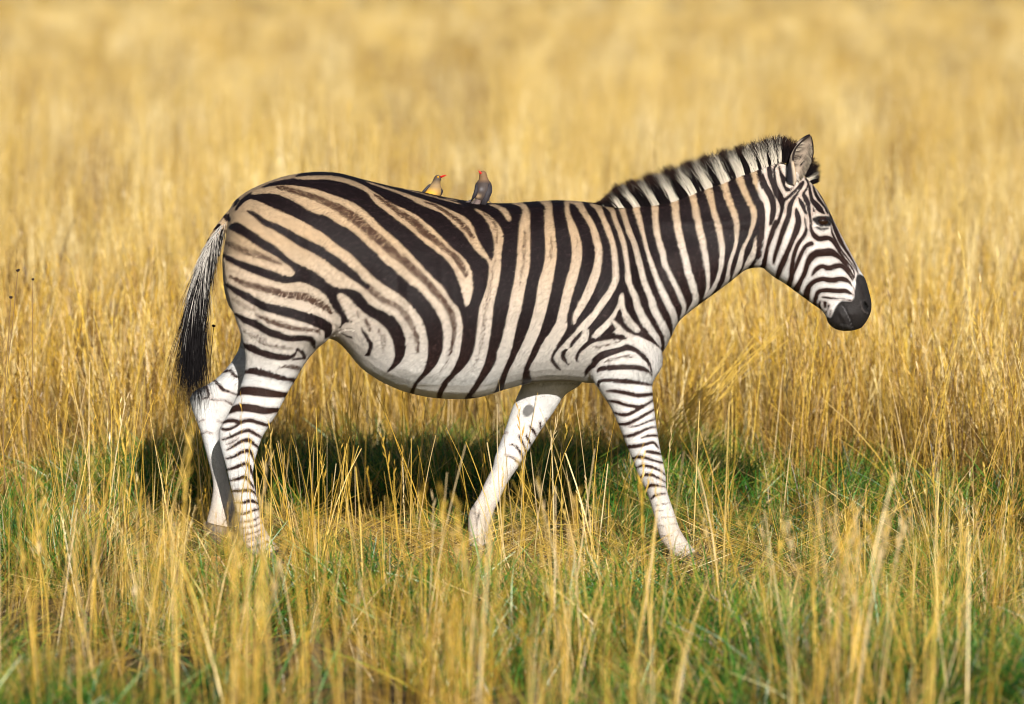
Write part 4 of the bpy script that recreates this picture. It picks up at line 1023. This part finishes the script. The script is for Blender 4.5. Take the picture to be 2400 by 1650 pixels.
def feather(name, pts, Y0, Y1, thick, col, parent, mat=M_BIRD):
    """a solid leaf-shaped piece: outline in the bird tile, given thickness; Y runs from Y0 at the first point to Y1 at the middle of the outline"""
    P = chaikin(np.array(pts, float), 2); n = len(P); c = P.mean(0)
    t = np.linalg.norm(P - P[0], axis=1); t = t / t.max(); Yv = Y0 + (Y1 - Y0) * t
    u, v = bt(P[:, 0], P[:, 1]); O = unproject(u, v, Yv); uc, vc = bt(c[0], c[1]); ym = (Y0 + Y1) / 2
    f = unproject(uc, vc, ym - thick); b = unproject(uc, vc, ym + thick)
    V = np.vstack([O + [0, -thick * .25, 0], O + [0, thick * .25, 0], f, b]); F = []
    for i in range(n):
        j = (i + 1) % n
        F += [(i, j, 2 * n), (n + j, n + i, 2 * n + 1), (i, n + i, n + j, j)]
    me = mesh_from(name, V, F); cc = np.tile(col, (len(V), 1)) * rng.uniform(.8, 1.2, (len(V), 1)); setcol(me, cc)
    return link(name, me, mat, parent)

def cone(name, a, b, r0, r1, mat, parent, flat=1.0, n=10):
    a, b = np.asarray(a, float), np.asarray(b, float); d = b - a; L = np.linalg.norm(d); d /= L
    s = np.cross(d, [0, 1, 0]); s /= np.linalg.norm(s); q = np.cross(d, s); V = []; F = []
    ts = [0, .35, .7, .92, 1]
    for t in ts:
        r = r0 + (r1 - r0) * t ** 1.2
        for i in range(n):
            an = 2 * np.pi * i / n; V.append(a + d * L * t + r * (np.cos(an) * s + np.sin(an) * q * flat))
    for k in range(len(ts) - 1):
        for i in range(n):
            j = (i + 1) % n; F.append((k * n + i, k * n + j, (k + 1) * n + j, (k + 1) * n + i))
    F.append(tuple(range(n))[::-1]); F.append(tuple((len(ts) - 1) * n + i for i in range(n)))
    return link(name, mesh_from(name, V, F), mat, parent)

def tpt(x, y, Y): return unproject(*bt(x, y), Y)

def new_thing(name, loc, label, cat_, group=None):
    o = bpy.data.objects.new(name, None); sc.collection.objects.link(o); o.location = loc; o.empty_display_size = .05
    tag(o, label, cat_, group); return o
def settle(root):
    bpy.context.view_layer.update()
    for c in root.children: c.matrix_parent_inverse = root.matrix_world.inverted()

Y1 = .060
b1 = new_thing('oxpecker', tpt(610, 760, Y1), 'brown bird with yellow belly, red bill and yellow eye facing sideways on the zebra back', 'bird', 'birds riding on the zebra')
def col1(x, y, V):
    f = (np.clip((y - 540) / 130, 0, 1) * np.clip((800 - x) / 260, .25, 1))[:, None]; g = np.clip((y - 380) / 120, 0, 1)[:, None]
    up = np.array([.085, .060, .042]) * (1 - g) + np.array([.27, .18, .085]) * g
    return up * (1 - f) + np.array([.74, .40, .035]) * f
bird_body([(680,712,284),(652,752,296),(632,778,325),(612,782,365),(592,768,410),(562,764,460),(520,772,510),(480,784,560),(448,792,610),(425,790,660),(412,775,710),(430,745,760),(480,690,800),(560,610,822)], Y1, .92, col1, b1)
cone('beak', tpt(762, 325, Y1 - .004), tpt(892, 283, Y1 - .014), .0044, .0014, M_BEAK, b1, .8)
e = sphere('eye', tpt(713, 324, Y1 - .0125), .0035, M_RING, b1, 16, (1, .7, 1)); p_ = sphere('pupil', tpt(713, 324, Y1 - .0146), .0016, M_PUPIL, e, 12)
feather('wing', [(555,465),(500,490),(430,560),(370,630),(340,670),(395,680),(440,640),(490,590),(540,540)], Y1 - .010, Y1 - .012, .006, [.045, .042, .048], b1)
feather('wing', [(775,560),(800,580),(825,625),(810,680),(770,745),(715,770),(735,700),(760,640)], Y1 - .006, Y1 - .004, .006, [.030, .025, .025], b1)
feather('tail', [(470,720),(420,740),(330,800),(300,860),(350,870),(430,820),(520,780)], Y1 + .008, Y1 + .03, .004, [.05, .042, .04], b1)
for x in (570, 650): cone('leg', tpt(x, 770, Y1), tpt(x + 4, 880, Y1 + .004), .0018, .0015, M_BLEG, b1)
settle(b1)

Y2 = -.028
b2 = new_thing('oxpecker', tpt(1720, 905, Y2), 'dark grey-brown bird seen from behind with its red bill turned aside on the zebra back', 'bird', 'birds riding on the zebra')
def col2(x, y, V):
    g = np.clip((y - 370) / 90, 0, 1)[:, None]
    c = np.array([.17, .10, .05]) * (1 - g) + np.array([.050, .037, .034]) * g
    r = np.exp(-(((x - 1575) / 60) ** 2 + ((y - 740) / 45) ** 2))[:, None]
    c = c * (1 - r) + np.array([.42, .29, .17]) * r
    wsp = np.exp(-(((x - 1665) / 28) ** 2 + ((y - 590) / 40) ** 2))[:, None]
    return c * (1 - wsp * .45) + np.array([.40, .40, .44]) * wsp * .45
bird_body([(1668,1712,186),(1640,1738,200),(1616,1762,235),(1608,1778,280),(1608,1792,330),(1598,1812,378),(1562,1845,425),(1530,1872,470),(1512,1888,530),(1505,1895,590),(1495,1888,650),(1490,1868,710),(1500,1840,770),(1530,1800,830),(1590,1750,880)], Y2, .85, col2, b2)
cone('beak', tpt(1650, 250, Y2 - .006), tpt(1596, 186, Y2 - .010), .0052, .0016, M_BEAK, b2, .8)
feather('wing', [(1540,470),(1515,560),(1490,650),(1455,740),(1430,830),(1480,820),(1530,760),(1575,690),(1600,600),(1590,520)], Y2 - .018, Y2 - .020, .008, [.030, .027, .033], b2)
feather('wing', [(1845,450),(1890,560),(1895,640),(1850,740),(1800,850),(1740,950),(1690,985),(1650,950),(1660,860),(1700,780),(1730,700),(1690,640),(1720,560),(1790,500)], Y2 - .018, Y2 - .024, .008, [.034, .030, .035], b2)
feather('tail_feather', [(1580,760),(1620,780),(1645,800),(1635,900),(1600,1000),(1560,1062),(1500,1060),(1440,1030),(1470,950),(1530,850)], Y2 - .012, Y2 - .034, .004, [.13, .095, .088], b2)
feather('tail_feather', [(1530,780),(1560,800),(1540,880),(1470,960),(1400,1010),(1340,1000),(1330,960),(1420,890)], Y2 - .010, Y2 - .030, .004, [.075, .058, .055], b2)
feather('tail_feather', [(1500,790),(1470,840),(1380,900),(1280,940),(1180,935),(1230,890),(1340,850),(1430,810)], Y2 - .008, Y2 - .012, .004, [.07, .058, .06], b2)
for (xa, ya, xb, yb) in ((1830, 790, 1815, 845), (1815, 845, 1880, 905)):
    cone('leg', tpt(xa, ya, Y2 - .004), tpt(xb, yb, Y2 - .004), .0019, .0016, M_BLEG, b2)
cone('leg', tpt(1660, 850, Y2), tpt(1670, 935, Y2), .0019, .0016, M_BLEG, b2)
settle(b2)

# ------------------------------------------------------------------ dry flower stems with dark round heads
M_STEM = mat_simple('dry_stem', (.22, .14, .06), .8, .2, 200)
M_SEED = mat_simple('seed_head', (.030, .020, .018), .9, .1, 400)
def tube(name, P, r, mat, parent):
    P = spline(np.array(P), 4); n = 5; V = []; F = []
    for k, p in enumerate(P):
        for i in range(n):
            a = 2 * np.pi * i / n; V.append(p + r * np.array([np.cos(a), np.sin(a), 0]))
    for k in range(len(P) - 1):
        for i in range(n):
            j = (i + 1) % n; F.append((k * n + i, k * n + j, (k + 1) * n + j, (k + 1) * n + i))
    F.append(tuple(range(n))[::-1]); F.append(tuple((len(P) - 1) * n + i for i in range(n)))
    return link(name, mesh_from(name, V, F), mat, parent)
def seed_flower(px_, py_, foot, Y, r, label):
    top = unproject(px_, py_, Y); f = unproject(foot, 1000, Y); f[2] = 0
    root = new_thing('dry_flower', f, label, 'flower', 'dry flower stems with dark heads')
    mid = (top + f) / 2 + np.array([rng.choice([-1, 1]) * rng.uniform(.015, .035), 0, 0])
    tube('stem', [f + [0, 0, -.02], f * .7 + mid * .3, mid, top * .7 + mid * .3, top], .0015, M_STEM, root)
    bm = bmesh.new(); bmesh.ops.create_icosphere(bm, subdivisions=2, radius=1)
    for v in bm.verts:
        k = 1 + .3 * random.random() + (.5 if v.co.z > .2 and random.random() < .3 else 0)
        v.co = Vector((top[0] + v.co.x * r * k, top[1] + v.co.y * r * k, top[2] + v.co.z * r * .72 * k))
    me = bpy.data.meshes.new('flower_head'); bm.to_mesh(me); bm.free(); link('flower_head', me, M_SEED, root)
    settle(root)
seed_flower(41.7, 634, 10, .25, .0062, 'tallest thin dry stem with a round dark seed head, left of the zebra tail')
seed_flower(77, 655, 44, .30, .0046, 'dry stem with the smallest dark seed head beside the tallest one')
seed_flower(25.7, 697, 20, .20, .0058, 'shortest dry stem with a flat dark seed head below the tallest one')
seed_flower(501, 764, 470, .45, .0058, 'dry stem with a dark seed head between the zebra tail and thigh')

# ------------------------------------------------------------------ stones
def stone(px_, py_, w_, h_, col, label, seed):
    g = on_ground(px_, py_); r = random.Random(seed); sc_ = (g.y + DIST) / FPX
    W, Hh = w_ * sc_ / 2, h_ * sc_ / 2
    bm = bmesh.new(); bmesh.ops.create_icosphere(bm, subdivisions=3, radius=1)
    ph = [r.uniform(0, 6) for _ in range(6)]
    for v in bm.verts:
        c = v.co; k = 1 + .14 * math.sin(2.3 * c.x + ph[0]) * math.sin(2.9 * c.y + ph[1]) + .08 * math.sin(6 * c.z + ph[2] + 4 * c.x) + .03 * math.sin(13 * c.x + ph[3]) * math.sin(11 * c.y + ph[4])
        v.co = Vector((c.x * W * k, c.y * W * .8 * k, c.z * Hh * k + Hh * .55))
    me = bpy.data.meshes.new('stone'); bm.to_mesh(me); bm.free()
    me.polygons.foreach_set('use_smooth', np.ones(len(me.polygons), bool))
    o = link('stone', me, mat_simple('stone_%d' % seed, col, .9, .2, 40, .4)); o.location = g
    tag(o, label, 'stone', 'stones lying in the grass')
stone(222, 1228, 78, 64, (.15, .12, .105), 'large grey stone in the grass below the zebra tail', 1)
stone(78, 1300, 56, 48, (.17, .125, .10), 'small grey-brown stone in the grass, farthest from the zebra', 2)
stone(505, 1338, 62, 44, (.42, .20, .075), 'orange-brown stone beside the trailing hind hoof', 3)
stone(566, 1336, 34, 36, (.45, .21, .05), 'small orange stone between the two hind hooves', 4)
stone(512, 1462, 86, 60, (.30, .16, .11), 'reddish stone behind the blurred stalks before the hind legs', 5)
stone(1748, 1512, 80, 54, (.30, .17, .12), 'reddish-brown stone in the grass before the zebra forehoof', 6)

# ------------------------------------------------------------------ a sheaf of bent yellow stalks by the chest
M_BENT = mat_grass('bent_straw', [(0, (.45, .28, .04)), (.4, (.70, .46, .06)), (1, (.80, .58, .16))], .3)
root = new_thing('grass_clump', on_ground(1470, 1180), 'sheaf of bright yellow stalks bent over beside the zebra chest', 'grass')
gp_ = on_ground(1470, 1180)
n = 34; V = []; F = []; Hh = []; Rr = []
for k in range(n):
    a = np.array([gp_.x + rng.normal(0, .05), gp_.y + rng.normal(0, .05), 0.])
    u1 = rng.uniform(1640, 1850); v1 = 1010 - (u1 - 1500) * .72 + rng.normal(0, 26); e_ = unproject(u1, v1, gp_.y + rng.normal(0, .08))
    m_ = (a + e_) / 2 + np.array([0, 0, rng.uniform(.0, .05)]); P = spline(np.array([a, m_, e_]), 5); wd = rng.uniform(.0012, .0022); rv = rng.random()
    o = len(V)
    for i, p in enumerate(P):
        V += [p + [0, 0, wd], p - [0, 0, wd]]; Hh += [.4 + .6 * i / len(P)] * 2; Rr += [rv] * 2
        if i: q = o + 2 * i; F.append((q - 2, q - 1, q + 1, q))
me = mesh_from('stalks', V, F); setval(me, Hh, 'h'); setval(me, Rr, 'r'); link('stalks', me, M_BENT, root); settle(root)

# ------------------------------------------------------------------ far bushes at the edge of the grassland
M_LEAF = mat_simple('bush_leaf', (.055, .065, .022), .8, .2, 3, .4)
M_WOOD = mat_simple('bush_wood', (.10, .07, .05), .9, .1, 20)
def bush(x, y, wd, ht, label):
    root = new_thing('bush', (x, y, 0), label, 'bush', 'far bushes at the edge of the grassland')
    for k in range(5):
        a = k * 1.26 + rng.normal(0, .2)
        cone('stem', (x, y, -.05), (x + math.cos(a) * wd * .3, y + math.sin(a) * wd * .3, ht * .7), .06, .02, M_WOOD, root)
    n = 1500; th = rng.uniform(0, 6.283, n); z = rng.uniform(.12, 1, n); rad = np.sqrt(rng.random(n)) * np.sqrt(np.clip(1 - (z - .45) ** 2 / .34, 0.02, 1)) * (1 + .25 * np.sin(3 * th + x))
    c = np.stack([x + np.cos(th) * rad * wd / 2, y + np.sin(th) * rad * wd / 2, z * ht * (1 + .12 * np.sin(2 * th + x))], 1)
    d1 = rng.normal(size=(n, 3)) * .12; d2 = rng.normal(size=(n, 3)) * .12
    V = np.stack([c - d1, c + d2, c + d1, c - d2], 1).reshape(-1, 3); F = np.arange(4 * n).reshape(-1, 4)
    link('crown', mesh_from('crown', V, F.tolist()), M_LEAF, root); settle(root)
bush(19.5, 330, 7, 2.6, 'wide dark bush on the horizon beyond the zebra head'); bush(31, 335, 9, 3.2, 'widest dark bush on the horizon beyond the tall grass'); bush(8, 345, 5, 2.2, 'smallest dark bush on the horizon above the zebra neck')
